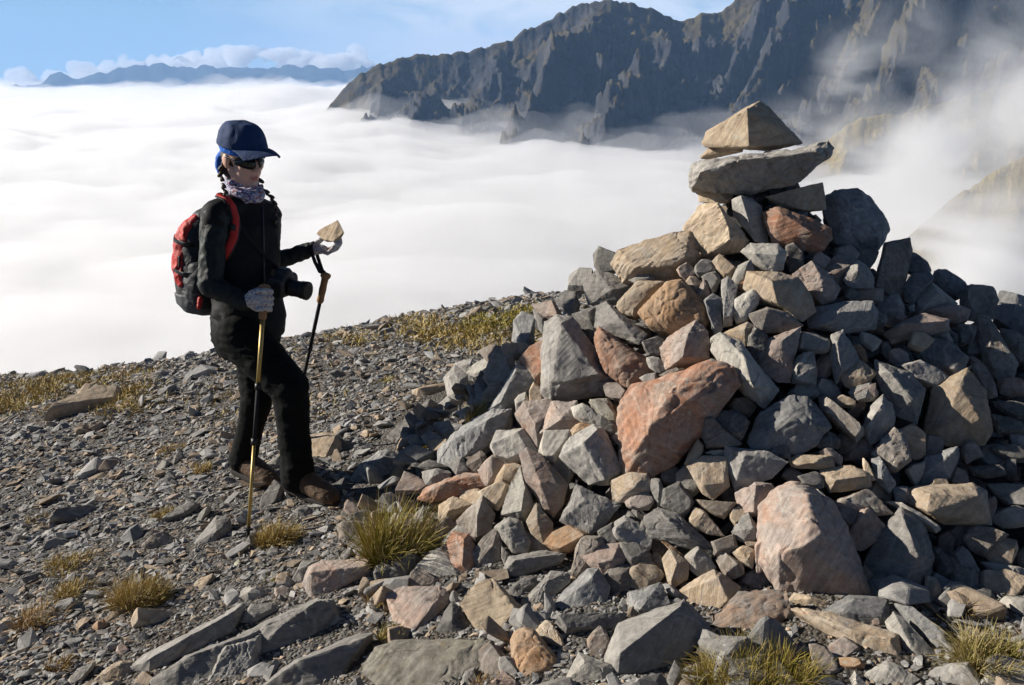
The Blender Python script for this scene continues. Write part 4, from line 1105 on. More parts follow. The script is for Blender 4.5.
class Sh:
    """collects closed shapes that are then fused into one skin"""
    def __init__(s): s.bm = bmesh.new()
    def ell(s, c, a, b, d, seg=20, rings=12):
        m = Matrix((a, b, d)).transposed().to_4x4(); m.translation = c
        bmesh.ops.create_uvsphere(s.bm, u_segments=seg, v_segments=rings, radius=1, matrix=m)
    def ball(s, c, r): s.ell(c, Vector((r, 0, 0)), Vector((0, r, 0)), Vector((0, 0, r)), 14, 8)
    def rings(s, rs, n=24, power=2.0):
        """rs: list of (centre, axis_a, axis_b): skinned elliptical (or squarish) sections, capped"""
        prev = None; first = None
        for c, a, b in rs:
            ring = []
            for i in range(n):
                t = 2*math.pi*i/n; x, y = math.cos(t), math.sin(t)
                x = math.copysign(abs(x)**(2/power), x); y = math.copysign(abs(y)**(2/power), y)
                ring.append(s.bm.verts.new(c+a*x+b*y))
            if prev:
                for i in range(n): s.bm.faces.new((prev[i-1], prev[i], ring[i], ring[i-1]))
            else: first = ring
            prev = ring
        s.bm.faces.new(first); s.bm.faces.new(prev)
    def limb(s, pts, rads, sub=5, flat=None):
        """tapering limb through the joints"""
        for (p, q), (ra, rb) in zip(zip(pts, pts[1:]), zip(rads, rads[1:])):
            d = (q-p).normalized(); a = d.orthogonal().normalized(); b = d.cross(a)
            s.rings([(p+(q-p)*i/sub, a*(ra+(rb-ra)*i/sub), b*(ra+(rb-ra)*i/sub)) for i in range(sub+1)], 14)
        for p, r in zip(pts, rads): s.ball(p, r)
    def make(s, name, mat, parent, voxel=.006, smooth=4, disp=None, origin=None):
        bmesh.ops.recalc_face_normals(s.bm, faces=s.bm.faces)
        me = bpy.data.meshes.new(name); s.bm.to_mesh(me); s.bm.free()
        o = link_mesh(name, me, mat, parent)
        m = o.modifiers.new('fuse', 'REMESH'); m.mode = 'VOXEL'; m.voxel_size = voxel; m.use_smooth_shade = True
        if smooth:
            m2 = o.modifiers.new('soft', 'SMOOTH'); m2.iterations = smooth; m2.factor = .5
        bake_mods(o)
        if disp:
            co = np.empty(len(o.data.vertices)*3, np.float32); o.data.vertices.foreach_get('co', co); co = co.reshape(-1, 3)
            no = np.array([v.normal[:] for v in o.data.vertices])
            co += no*np.array([disp(Vector(c)) for c in co])[:, None]
            o.data.vertices.foreach_set('co', co.astype(np.float32).ravel()); o.data.update()
        o.data.polygons.foreach_set('use_smooth', np.ones(len(o.data.polygons), bool))
        if origin is not None:
            o.data.transform(Matrix.Translation(-origin)); o.location = origin
        return o
def sweep(name, path, a_of, mat, parent=None, n=8, loc=None):
    """a closed tube along a path; a_of(i) gives the two half-axis vectors"""
    s = Sh(); s.rings([(p, *a_of(i)) for i, p in enumerate(path)], n)
    bmesh.ops.recalc_face_normals(s.bm, faces=s.bm.faces)
    me = bpy.data.meshes.new(name); s.bm.to_mesh(me); s.bm.free()
    for f in me.polygons: f.use_smooth = True
    o = link_mesh(name, me, mat, parent)
    if loc is not None: o.data.transform(Matrix.Translation(-loc)); o.location = loc
    return o
def rod(name, pts, rads, mat, parent=None, n=14):
    dirs = [(pts[min(i+1, len(pts)-1)]-pts[max(i-1, 0)]).normalized() for i in range(len(pts))]
    def ax(i):
        a = dirs[i].cross(Vector((.13, 1, .05))).normalized(); b = dirs[i].cross(a); r = rads[i] if isinstance(rads, (list, tuple)) else rads
        return a*r, b*r
    return sweep(name, pts, ax, mat, parent, n)
def parent_to(o, root):
    o.parent = root; o.matrix_parent_inverse = root.matrix_world.inverted() if root.type != 'EMPTY' else Matrix.Translation(-root.location)

def fabric(name, color, rough=.75, scale=420, var=.2, wr=18, wrs=.25, spec=.25, sheen=0.0):
    t = NT(name); co = t.add('TexCoord').outputs['Object']
    w = t.add('TexWave'); w.inputs['Scale'].default_value = scale*.4; w.inputs['Distortion'].default_value = 2; t.link(co, w.inputs['Vector'])
    n1 = t.noise(co, wr, 5, .6, .8)
    c = t.mix(n1, tuple(x*(1-var) for x in color), tuple(x*(1+var) for x in color))
    nn = t.bump(n1, wrs, .02, t.bump(w.outputs['Fac'], .15, .0006))
    return t.bsdf(c, rough, nn, spec, Sheen_Weight=sheen)
M_vest = fabric('black_softshell', (.006, .0063, .0066), .75)
M_sleeve = fabric('dark_green_knit', (.012, .017, .0165), .62, wr=24, wrs=.3, spec=.28)
M_trous = fabric('black_trousers', (.0062, .0068, .0068), .85, wr=32, wrs=.22, spec=.12)
M_skin = plain('skin', (.70, .43, .325), .5, .35, 260, .12, .0006, .08, Subsurface_Weight=.12, Subsurface_Scale=.01)
M_lip = plain('lip_skin', (.50, .19, .16), .45, .4)
M_hair = plain('dark_brown_hair', (.035, .018, .01), .55, .4, 300, .9, .003, .4)
M_cap = fabric('navy_cap_cloth', (.017, .042, .115), .8, wr=14, wrs=.35)
M_band = fabric('blue_bandana_cloth', (.02, .14, .55), .7)
M_lens = plain('dark_lens', (.012, .013, .012), .08, .6)
M_black = plain('black_plastic', (.012, .012, .012), .45, .4)
M_rubber = plain('black_rubber', (.02, .019, .018), .8, .2, 80, .4, .002)
M_boot = fabric('brown_boot_leather', (.10, .062, .036), .7, wr=40, wrs=.5)
M_sole = plain('boot_sole', (.035, .03, .026), .85, .2, 90, .5, .003)
# patterned cloth
def pattern(name, base, cols, scale, dens):
    t = NT(name); co = t.add('TexCoord').outputs['Object']
    vo = t.add('TexVoronoi'); vo.inputs['Scale'].default_value = scale; t.link(co, vo.inputs['Vector'])
    sc_ = t.add('SeparateColor'); t.link(vo.outputs['Color'], sc_.inputs[0])
    n1 = t.noise(co, scale*1.2, 4, .7)
    pick = t.ramp(sc_.outputs[0], [(i/len(cols), c) for i, c in enumerate(cols)], 'CONSTANT')
    f = t.ramp(n1, [(.5-dens*.2, 0), (.56-dens*.2, 1)])
    c = t.mix(f, base, pick)
    return t.bsdf(c, .8, t.bump(t.noise(co, 60, 4, .6), .4, .004), .2)
M_gaiter = pattern('patterned_neck_tube', (.42, .43, .52), [(.10, .10, .28), (.40, .05, .04), (.55, .55, .60), (.06, .05, .09), (.46, .46, .52)], 150, .35)
M_glove = pattern('printed_work_glove', (.50, .49, .47), [(.16, .13, .20), (.30, .10, .08), (.22, .24, .34), (.50, .49, .47)], 120, .0)

# -- body: one continuous figure (head, neck, trunk, limbs)
HC = Q(243, 157, -.01)
HYAW = R(40); HP = R(9)
hf0 = Vector((math.cos(HYAW), -math.sin(HYAW), 0)); HR = Vector((-math.sin(HYAW), -math.cos(HYAW), 0))
HF = (hf0*math.cos(HP) - UP*math.sin(HP)).normalized(); HU = HR.cross(HF).normalized()
if HU.z < 0: HU = -HU
HS = .97
def hd(f, r, u): return HC + (HF*f + HR*r + HU*u)*HS
def hell(s, f, r, u, rf_, rr_, ru_): s.ell(hd(f, r, u), HF*rf_*HS, HR*rr_*HS, HU*ru_*HS)
rs_, ls_ = Q(216, 215, -.15), Q(268, 214, .15)          # shoulders
re_, le_ = Q(210, 285, -.19), Q(269, 264, .23)          # elbows
rw_, lw_ = Q(244, 302, -.20), Q(309, 250, .24)          # wrists
rh_, lh_ = Q(240, 333, -.08), Q(256, 333, .07)          # hips
pf, tf_ = hit(303, 503, G); pr, tr_ = hit(250, 484, G)
rk_, ra_ = Q(290, 388, -.12), P(298, 478, tf_+.03)
lk_, la_ = Q(257, 398, .05), P(244, 466, tr_+.03)
s = Sh()
hell(s, 0, 0, .028, .097, .077, .098); hell(s, .036, 0, -.04, .055, .060, .075)
for sg in (-1, 1):
    s.limb([hd(-.002, sg*.053, -.05), hd(.025, sg*.042, -.088), hd(.066, sg*.008, -.108)], [.021, .019, .018])
    hell(s, .058, sg*.036, -.024, .026, .025, .026); hell(s, .095, sg*.011, -.041, .009, .008, .008)
    hell(s, -.010, sg*.077, -.014, .019, .007, .031); hell(s, -.014, sg*.081, -.010, .020, .006, .027)
    hell(s, .078, sg*.030, .006, .012, .018, .012)
hell(s, .068, 0, -.108, .019, .019, .015); hell(s, .074, 0, -.070, .021, .027, .022)
hell(s, .093, 0, -.0665, .0065, .019, .0050); hell(s, .091, 0, -.0775, .0070, .016, .0060)
s.limb([hd(.086, 0, .008), hd(.098, 0, -.018), hd(.109, 0, -.036)], [.0085, .0095, .0115])
hell(s, .080, 0, .022, .018, .048, .013)
s.limb([hd(-.012, 0, -.06), hd(-.03, 0, -.13), Q(243, 199, .0)], [.050, .049, .055])
tr = [(246, 340, .11, .085), (247, 322, .14, .10), (246, 290, .115, .085), (243, 245, .14, .09), (242, 220, .15, .085), (242, 207, .11, .06)]
s.rings([(Q(u, v), RT*a, FW*b) for u, v, a, b in tr])
s.limb([rs_, re_, rw_], [.038, .030, .022]); s.limb([ls_, le_, lw_], [.038, .028, .020])
s.limb([rh_, rk_, ra_], [.075, .048, .036]); s.limb([lh_, lk_, la_], [.075, .046, .036])
person = s.make('person', M_skin, None, .0036, 3, None, origin=Vector((Q(280, 497).x, Q(280, 497).y, Q(280, 497).z)))
# lips keep a redder colour on the same skin
person.data.materials.append(M_lip)
lipc = hd(.094, 0, -.072)-person.location
for p in person.data.polygons:
    d = p.center-lipc
    if abs(d.dot(HR)) < .021 and abs(d.dot(HU)) < .0095-.18*abs(d.dot(HR)) and d.dot(HF) > -.008: p.material_index = 1
tag(person, 'hiker in black clothes with navy cap and dark glasses, holding up a stone', 'person')
def onto(o): o.parent = person; o.matrix_parent_inverse = Matrix.Translation(-person.location); return o

def folds(f, amp, k=0, stretch=(1, 1, 1)):
    def d(p):
        q = Vector((p.x*stretch[0], p.y*stretch[1], p.z*stretch[2]))*f
        return amp*(1-2*abs(noise.noise(q+Vector((k, k, k)))))*.8 + amp*.5*noise.noise(q*2.3-Vector((k, 0, 0)))
    return d
# -- clothing
s = Sh()
tr = [(249, 336, .150, .125), (249, 318, .160, .128), (247, 296, .148, .118), (245, 270, .150, .118), (243, 245, .165, .122), (242, 224, .172, .110), (242, 209, .150, .082), (243, 201, .085, .07), (243, 196, .066, .062)]
s.rings([(Q(u, v), RT*a, FW*b) for u, v, a, b in tr], 32, 2.2)
s.limb([rs_, rs_+(re_-rs_)*.12], [.058, .056]); s.limb([ls_, ls_+(le_-ls_)*.12], [.058, .056])
s.limb([Q(243, 206), rs_+UP*.005], [.062, .052]); s.limb([Q(243, 206), ls_+UP*.005], [.062, .052])
s.rings([(Q(243, 203, 0), RT*.074, FW*.072), (Q(244, 193, 0), RT*.070, FW*.068), (Q(245, 190, 0), RT*.066, FW*.064)], 24)
vest = onto(s.make('vest', M_vest, None, .007, 5, folds(9, .006, 3, (1, 1, 1.6))))
M_zip = plain('zip', (.03, .03, .032), .4, .5)
vb0 = BVHTree.FromPolygons([v.co[:] for v in vest.data.vertices], [tuple(p.vertices) for p in vest.data.polygons])
zp = []
for v_ in (206, 216, 228, 242, 256, 270, 284, 298, 312, 326):
    q_ = Q(262.5+.02*(v_-206), v_, -.6); h_ = vb0.ray_cast(CAM, (q_-CAM).normalized())
    if h_[0] is not None: zp.append(h_[0]+h_[1]*.002)
z_ = sweep('zip', zp, lambda i: (RT*.004, FW*.003), M_zip, None, 8); z_.parent = vest
for nm, pts, rad, k in (('sleeve', [rs_+(re_-rs_)*.04, re_, rw_], [.057, .045, .034], 1), ('sleeve', [ls_+(le_-ls_)*.04, le_, lw_], [.055, .042, .031], 6)):
    s = Sh(); s.limb(pts, rad, 8); onto(s.make(nm, M_sleeve, None, .0055, 4, folds(22, .0062, k, (1.2, 1.2, .8))))
s = Sh()
s.rings([(Q(248, 352), RT*.125, FW*.105), (Q(247.5, 335), RT*.152, FW*.118), (Q(247.5, 318), RT*.155, FW*.120), (Q(247, 306), RT*.15, FW*.118)], 28, 2.2)
hemr, heml = P(298, 477, tf_+.02), P(243, 460, tr_+.03)
s.limb([rh_+Vector((0, 0, -.01)), rh_+(rk_-rh_)*.5, rk_], [.100, .092, .075], 6)
s.limb([rk_, rk_+(hemr-rk_)*.45, hemr], [.077, .062, .067], 6)
s.limb([lh_+Vector((0, 0, -.01)), lh_+(lk_-lh_)*.5, lk_], [.096, .082, .064], 6)
s.limb([lk_, lk_+(heml-lk_)*.45, heml], [.066, .052, .058], 6)
onto(s.make('trousers', M_trous, None, .0065, 4, (lambda fa, fb: (lambda p: fa(p)+fb(p)))(folds(7, .0055, 9, (1, 1, 1.6)), folds(17, .0036, 2, (.8, .8, 2.0)))))
# boots
def boot(ank, yaw, grd):
    f = Vector((math.cos(yaw), -math.sin(yaw), 0)); r = Vector((f.y, -f.x, 0))
    g = Vector((ank.x, ank.y, grd)) + f*.022
    pitch = -.06
    def b(a, c, h): return g + f*a + r*c + UP*(h+a*pitch)
    s = Sh()
    s.rings([(b(-.085, 0, .055), r*.030, UP*.03), (b(-.07, 0, .062), r*.040, UP*.042), (b(-.02, 0, .072), r*.044, UP*.05), (b(.05, 0, .066), r*.046, UP*.044), (b(.11, 0, .054), r*.050, UP*.034), (b(.16, 0, .046), r*.045, UP*.027), (b(.192, 0, .040), r*.028, UP*.017)], 20, 2.4)
    s.rings([(b(-.03, 0, .07), r*.042, f*.055), (b(-.035, 0, .12), r*.045, f*.053), (b(-.035, 0, .155), r*.050, f*.056)], 20)
    o = onto(s.make('boot', M_boot, None, .005, 3, folds(40, .002, 2)))
    s = Sh()
    s.rings([(b(-.088, 0, .016), r*.024, UP*.017), (b(-.072, 0, .016), r*.037, UP*.018), (b(-.01, 0, .017), r*.040, UP*.018), (b(.09, 0, .016), r*.046, UP*.017), (b(.155, 0, .018), r*.042, UP*.016), (b(.198, 0, .022), r*.024, UP*.013)], 20, 3.5)
    so_ = s.make('sole', M_sole, None, .004, 1); so_.parent = o
    return o
boot(ra_, R(33), G(ra_.x+.05, ra_.y-.04)+.012); boot(la_, R(36), G(la_.x+.05, la_.y-.04)+.012)

# -- headwear
def _unused(): pass
def lathe_head(rows, name, mat, thick=.0, n=48):
    """rows: (height, front, side, back) sections of a cap in head space -> surface"""
    V, F = [], []
    for (u, ff, rr, bb, f0) in rows:
        for i in range(n):
            a = 2*math.pi*i/n; ca, sa = math.cos(a), math.sin(a)
            gv = .982 if i % 8 == 0 else 1
            V.append(hd(f0+(ff if ca > 0 else bb)*ca*gv, rr*sa*gv, u))
    for j in range(len(rows)-1):
        for i in range(n):
            k = j*n; F.append((k+i, k+(i+1) % n, k+n+(i+1) % n, k+n+i))
    me = np_mesh(name, V, F, True)
    return link_mesh(name, me, mat)
rows = []
for i in range(15):
    a = (i/14)*math.pi/2
    w = max(.004, math.cos(a)**.62)
    h = .044+.103*math.sin(a)
    rows.append((h, .114*w, .093*w, .117*w, -.004-.01*math.sin(a)))
cap = lathe_head(rows, 'cap', M_cap)
cap.data.vertices.foreach_set('co', np.array([(v.co + (v.co-HC).normalized()*(.0055*(1-2*abs(noise.noise(v.co*17+Vector((3, 1, 7)))))+.004*noise.noise(v.co*40)))[:] for v in cap.data.vertices], dtype=np.float32).ravel())
m = cap.modifiers.new('t', 'SOLIDIFY'); m.thickness = .003; m2 = cap.modifiers.new('s', 'SUBSURF'); m2.levels = 1; m2.render_levels = 1
bake_mods(cap); onto(cap)
V, F = [], []
NB, MB_ = 21, 9
for j in range(MB_):
    q = j/(MB_-1)
    for i in range(NB):
        x = -1+2*i/(NB-1)
        a = x*R(66)
        f0, r0 = .118*math.cos(a)-.006, .096*math.sin(a)
        f1, r1 = .218-.085*abs(x)**2.2, .088*x
        f, r_ = f0*(1-q)+f1*q, r0*(1-q)+r1*q
        u = .049 - .012*q + .012*q*(1-x*x) - .022*abs(x)**2*(.35+.65*q) + .008*math.sin(q*3.14)
        V.append(hd(f, r_, u))
brim = link_mesh('brim', np_mesh('brim', V, grid_faces(MB_, NB), True), M_cap)
m = brim.modifiers.new('t', 'SOLIDIFY'); m.thickness = .0045; m2 = brim.modifiers.new('s', 'SUBSURF'); m2.levels = 2; m2.render_levels = 2; bake_mods(brim)
brim.parent = cap
btn = Sh(); btn.ell(hd(-.014, 0, .1475), HF*.008, HR*.008, HU*.005); b_ = btn.make('button', M_cap, None, .0015, 1); b_.parent = cap
# bandana under the cap, with a tail behind
s = Sh()
rws = []
for u, f in ((.020, .99), (.032, 1.03), (.046, 1.07), (.058, 1.04)):
    rws.append((hd(-.004, 0, u), HF*.104*f, HR*.084*f))
s.rings(rws, 40)
s.limb([hd(-.10, .03, .0), hd(-.118, .035, -.03), hd(-.112, .045, -.062), hd(-.10, .05, -.085)], [.017, .02, .017, .010])
s.limb([hd(-.102, .02, .005), hd(-.12, .015, -.02), hd(-.118, .02, -.05)], [.015, .018, .012])
onto(s.make('bandana', M_band, None, .0035, 2, folds(40, .002, 5)))
# hair: the back of the head and two plaits
s = Sh()
hell(s, -.024, 0, .005, .083, .079, .090)
hell(s, -.028, .05, -.045, .030, .03, .05); hell(s, -.028, -.05, -.045, .030, .03, .05)
hair = s.make('hair', M_hair, None, .004, 2, folds(60, .0018, 4)); onto(hair)
def plait(pts):
    s = Sh(); n = 15
    for i in range(n):
        f = i/(n-1)*(len(pts)-1); k = min(int(f), len(pts)-2); p = pts[k].lerp(pts[k+1], f-k)
        d = (pts[k+1]-pts[k]).normalized(); sd = d.cross(FW).normalized()
        r = .0115*(1-.35*i/n); side = 1 if i % 2 else -1
        ax = (d*.8+sd*side*.65).normalized(); o_ = ax.cross(FW).normalized()
        s.ell(p+sd*side*.0055, ax*r*1.55, o_*r*.85, FW*r)
    o = s.make('plait', M_hair, None, .0025, 1); o.parent = hair
plait([hd(-.035, .078, -.035), hd(-.04, .082, -.085), Q(224, 188, -.12), Q(227, 200, -.15), Q(229, 211, -.165)])
plait([hd(-.02, -.07, -.06), Q(264, 190, .06), Q(273, 199, .03), Q(276, 212, .02), Q(276, 226, .01)])
# sunglasses
def lens(sg):
    V, F = [], []
    n, m_ = 14, 8
    for j in range(m_):
        q = -1+2*j/(m_-1)
        for i in range(n):
            x = i/(n-1)
            a = R(6+60*x)*sg
            up = .019*(1-.35*x**2)*(1-.0*x); lo = -.025*(1-.75*x**1.6)*min(1, .55+x*2.5)
            u = -.008 + (up if q > 0 else -lo)*q*1.08
            rad = .112-.012*abs(q)**2
            V.append(hd(.0 + rad*math.cos(a)*.98, .079*math.sin(a)*1.0, u))
    me = np_mesh('lens', V, grid_faces(m_, n), True)
    o = link_mesh('lens', me, M_lens)
    mm = o.modifiers.new('t', 'SOLIDIFY'); mm.thickness = .003; mm.offset = 1; m3 = o.modifiers.new('s', 'SUBSURF'); m3.levels = m3.render_levels = 1
    return bake_mods(o)
s = Sh()
for sg in (-1, 1):
    s.limb([hd(.112*math.cos(R(64))*.98+.002, sg*.0735, .003), hd(.0, sg*.083, .006), hd(-.025, sg*.082, -.004)], [.0045, .0035, .003])
    s.limb([hd(.112, 0, .012), hd(.108*math.cos(R(30)), sg*.079*math.sin(R(30)), .019), hd(.10*math.cos(R(60))+.005, sg*.072, .012)], [.003, .003, .003])
s.limb([hd(.112, -.008, .008), hd(.114, 0, .009), hd(.112, .008, .008)], [.003, .003, .003])
gl = onto(s.make('sunglasses', M_black, None, .0018, 1))
for sg in (-1, 1):
    l_ = lens(sg); l_.parent = gl
# neck tube
s = Sh()
s.rings([(hd(-.012, 0, -.098), HR*.062, HF*.066), (hd(-.010, 0, -.115), HR*.070, HF*.074), (Q(245, 189, -.01), RT*.074, FW*.078), (Q(246, 196, -.015), RT*.072, FW*.080), (Q(246, 201, -.015), RT*.062, FW*.070)], 32)
onto(s.make('neck_gaiter', M_gaiter, None, .0045, 2, folds(38, .006, 8, (.6, .6, 1.6))))
# gloves with five fingers each
s = Sh()
def QR(u, v, d): return Q(u, v, -.20+d)
s.limb([QR(243.5, 301.5, 0), QR(248, 301, -.003)], [.031, .029]); s.limb([QR(248, 301, -.004), QR(258, 299.5, -.016)], [.029, .027])
s.ell(QR(256, 300.5, -.012), Vector((.040, 0, 0)), Vector((0, .021, 0)), Vector((-.006, 0, .046)))
for i, (L1, r0) in enumerate(((1.0, .0112), (1.1, .0115), (1.02, .011), (.85, .0098))):
    v = 291.3+5.6*i - (.8 if i == 0 else 0)
    s.limb([QR(257.5, v+1.0, -.021), QR(263.5, v+.4, -.032), QR(270.5*1 + (L1-1)*4, v+.8, -.016), QR(271+(L1-1)*4, v+1.6, .012), QR(264.5, v+2.0, .026)], [r0*1.05, r0*1.08, r0, r0*.95, r0*.85])
s.limb([QR(250, 296, .010), QR(256, 291, .020), QR(262.5, 289, .024), QR(268, 290.5, .014)], [.0145, .013, .0115, .0095])
onto(s.make('glove', M_glove, None, .0026, 2, folds(70, .0012, 3)))
s = Sh()
def QL(u, v, d): return Q(u, v, .24+d)
s.limb([QL(308, 250, 0), QL(313, 249.5, 0)], [.029, .027])
s.ell(QL(318.5, 249.3, .0), Vector((.043, 0, .0)), Vector((0, .042, .0)), Vector((0, 0, .021)))
for i, (L1, r0) in enumerate(((1.0, .0105), (1.08, .011), (1.0, .0105), (.84, .0095))):
    d = .033-.022*i; dv = 1.0*i
    s.limb([QL(323, 249.5+dv*.6, d*.9), QL(327.5, 250+dv, d), QL(335+3.2*(L1-1)*6, 247.5+dv*.9, d), QL(338.8+3*(L1-1)*6, 242.2+dv*.8, d*.95), QL(338.5+3*(L1-1)*6, 238.0+dv, d*.9)], [r0*1.08, r0*1.08, r0, r0*.93, r0*.8])
s.limb([QL(313, 247, .03), QL(317.5, 242.5, .045), QL(322.5, 238.5, .045), QL(326, 235.8, .036)], [.014, .0125, .011, .009])
onto(s.make('glove', M_glove, None, .0026, 2, folds(70, .0012, 6)))

# -- the stone she holds
pts_ = [QL(u, v, d) for u, v, d in ((316, 233.5, .03), (319, 230, .02), (338, 219.5, -.055), (344.5, 233, -.07), (333, 240.5, -.04), (341, 239, -.02), (320, 234, .03), (335, 222, .03), (342, 235, .03), (327, 242, .03), (322, 239, 0), (333, 242, -.05), (339, 241, .015))]
o = rock_from_points('hand_stone', pts_, SM['sand'], 77.7, .05, .006, .02, .06)
tag(o, 'palm sized tan stone held up in the gloved left hand', 'stone')

# -- trekking poles
M_gold = plain('gold_anodised_tube', (.42, .30, .10), .42, .5, Metallic=.55); M_steel = plain('steel_tip', (.25, .25, .25), .4, .5, Metallic=.8)
M_cork = plain('cork_grip', (.30, .17, .085), .85, .2, 160, .5, .002, .35); M_foam = plain('black_foam', (.018, .018, .02), .8, .2)
def pole(top, bottom, label, grip_top, gold=True, hang=False):
    root = empty('trekking_pole', bottom); d = bottom-top; L_ = d.length; n = d.normalized()
    def at(f): return top+d*f
    def add(o): o.parent = root; o.matrix_parent_inverse = Matrix.Translation(-root.location); return o
    a = n.orthogonal().normalized(); b = n.cross(a)
    g = Sh()
    g.rings([(top-n*.006, a*.010, b*.010), (top, a*.024, b*.019), (top+n*.012, a*.026, b*.020), (top+n*.022, a*.017, b*.016), (top+n*.05, a*.016, b*.0145), (top+n*.075, a*.0175, b*.016), (top+n*.10, a*.0155, b*.0145), (top+n*.128, a*.017, b*.016), (top+n*.138, a*.012, b*.012)], 18)
    add(g.make('grip', M_cork, None, .0028, 1))
    segs = [(.138/L_, .40, .0088, M_gold if gold else M_foam), (.395, .62, .0080, M_foam), (.615, .945, .0068, M_gold if gold else M_steel)]
    for f0, f1, r, mt in segs: add(rod('shaft', [at(f0), at((f0+f1)/2), at(f1)], r, mt))
    for f in (.40, .615): add(rod('clamp', [at(f-.012), at(f), at(f+.012)], .0125, M_black))
    add(rod('tip', [at(.94), at(.96), at(.985), at(1.0)], [.0085, .0075, .005, .0025], M_rubber))
    bk = Sh(); c_ = at(.945); bk.rings([(c_, a*.012, b*.012), (c_+n*.003, a*.021, b*.021), (c_+n*.007, a*.021, b*.021), (c_+n*.012, a*.010, b*.010)], 20)
    add(bk.make('basket', M_black, None, .003, 0))
    tag(root, label, 'trekking pole', 'trekking poles of the hiker')
    return root, add
gp, gt = hit(247.2, 539, G)
top1 = QR(264.8, 285.5, .002)
pole(top1, gp+Vector((0, 0, -.015)), 'gold and black trekking pole planted upright under the right glove', None)
top2 = QL(326, 274, -.01)
d2 = (QL(304, 376, .12)-top2); k = 1.0
while k < 3 and (top2+d2*k).z > G((top2+d2*k).x, (top2+d2*k).y): k += .01
root2, add2 = pole(top2, top2+d2*k, 'dark trekking pole hanging by its strap from the left wrist', None, gold=False)
sp_ = [QL(326.5, 275, -.012), QL(320, 272, -.02), QL(315, 262, -.034), QL(311.5, 252, -.042), QL(311, 244, -.03), QL(312, 241.5, .0), QL(314, 244, .035), QL(318, 258, .03), QL(322, 270, .01), QL(326.5, 275, 0)]
add2(sweep('strap', sp_, lambda i: (Vector((.008, 0, .003)), Vector((.0005, .0035, 0))), M_foam, None, 8))

# -- camera hanging in front of her
M_cam = plain('camera_body', (.016, .016, .017), .5, .4, 300, .2, .0006)
croot = empty('camera_on_strap', Q(284, 285, -.10))
def addc(o): o.parent = croot; o.matrix_parent_inverse = Matrix.Translation(-croot.location); return o
cx = Vector((.93, -.36, -.10)).normalized(); cyv = Vector((-.36, -.93, 0)).normalized(); cz = cx.cross(cyv).normalized()
if cz.z < 0: cz = -cz
c0 = Q(283.5, 285, -.10)
s = Sh()
s.rings([(c0-cyv*.066, cx*.026, cz*.040), (c0-cyv*.055, cx*.031, cz*.047), (c0+cyv*.035, cx*.031, cz*.047), (c0+cyv*.050, cx*.042, cz*.045), (c0+cyv*.066, cx*.034, cz*.038)], 24, 4)
s.rings([(c0+cz*.035, cx*.034, cyv*.036), (c0+cz*.060, cx*.032, cyv*.028), (c0+cz*.072, cx*.022, cyv*.020)], 20, 3.2)
addc(s.make('camera_body', M_cam, None, .0035, 2))
def ring_(a, r): return (c0-cz*.004+cx*a, cyv*r, cz*r)
s = Sh(); s.rings([ring_(.02, .034), ring_(.05, .036), ring_(.052, .034), ring_(.085, .034), ring_(.087, .037), ring_(.108, .037)], 28)
addc(s.make('lens', M_black, None, .0025, 1))
s = Sh(); s.rings([ring_(.104, .0385), ring_(.110, .0385), ring_(.118, .039), ring_(.119, .034)], 28)
addc(s.make('lens_ring', M_rubber, None, .0025, 0))
s = Sh(); s.rings([ring_(.116, .031), ring_(.1205, .030)], 28); addc(s.make('front_glass', M_lens, None, .002, 0))
bvh_me = vest.data
vb = BVHTree.FromPolygons([v.co[:] for v in bvh_me.vertices], [tuple(p.vertices) for p in bvh_me.polygons])
def on_vest(u, v, off):
    d = ray(u, v).normalized(); h = vb.ray_cast(CAM, d)
    if h[0] is None:
        q = Q(u, v, -.1); h = vb.find_nearest(q)
    n_ = h[1] if h[1].dot(d) < 0 else -h[1]
    return h[0]+n_*off, n_
pp = [on_vest(u, v, .006) for u, v in ((262, 205), (266, 218), (262, 232), (258, 240))]
strap_pts = [on_vest(u, v, .007)[0] for u, v in ((226, 206), (236, 222), (247, 238), (258, 250), (268, 261), (274, 267))] + [Q(279, 273, -.135), Q(281, 277, -.13)]
addc(sweep('strap', strap_pts, lambda i: (Vector((.007, 0, .007)), Vector((.0015, -.002, 0))), M_foam, None, 8))
tag(croot, 'black camera with a zoom lens hanging at the waist of the hiker', 'camera')

# -- backpack
M_pk = fabric('dark_grey_nylon', (.022, .024, .028), .6, wr=22, wrs=.4); M_pr = fabric('red_nylon', (.50, .030, .024), .55, wr=26, wrs=.5); M_pg = fabric('grey_nylon', (.075, .078, .085), .6, wr=20)
broot = empty('backpack', Q(197, 316, .14))
def addb(o): o.parent = broot; o.matrix_parent_inverse = Matrix.Translation(-broot.location); return o
def pk(v, back, side=0.0, du=0): return Q(243+du, v) - FW*back + RT*side
secs = [(208, .155, .03, .06), (214, .17, .05, .105), (228, .195, .072, .135), (250, .215, .092, .148), (275, .222, .098, .150), (298, .215, .092, .145), (311, .20, .075, .125), (316, .19, .05, .09)]
s = Sh(); s.rings([(pk(v, b), RT*w, FW*d) for v, b, d, w in secs], 36, 2.8)
addb(s.make('pack_body', M_pk, None, .006, 3, folds(14, .006, 3)))
secs = [(224, .222, .058, .075), (238, .240, .078, .100), (262, .258, .084, .108), (284, .256, .080, .105), (292, .245, .07, .09)]
s = Sh(); s.rings([(pk(v, b), RT*w, FW*d) for v, b, d, w in secs], 32, 2.6)
addb(s.make('front_pocket', M_pk, None, .006, 3, folds(16, .006, 5)))
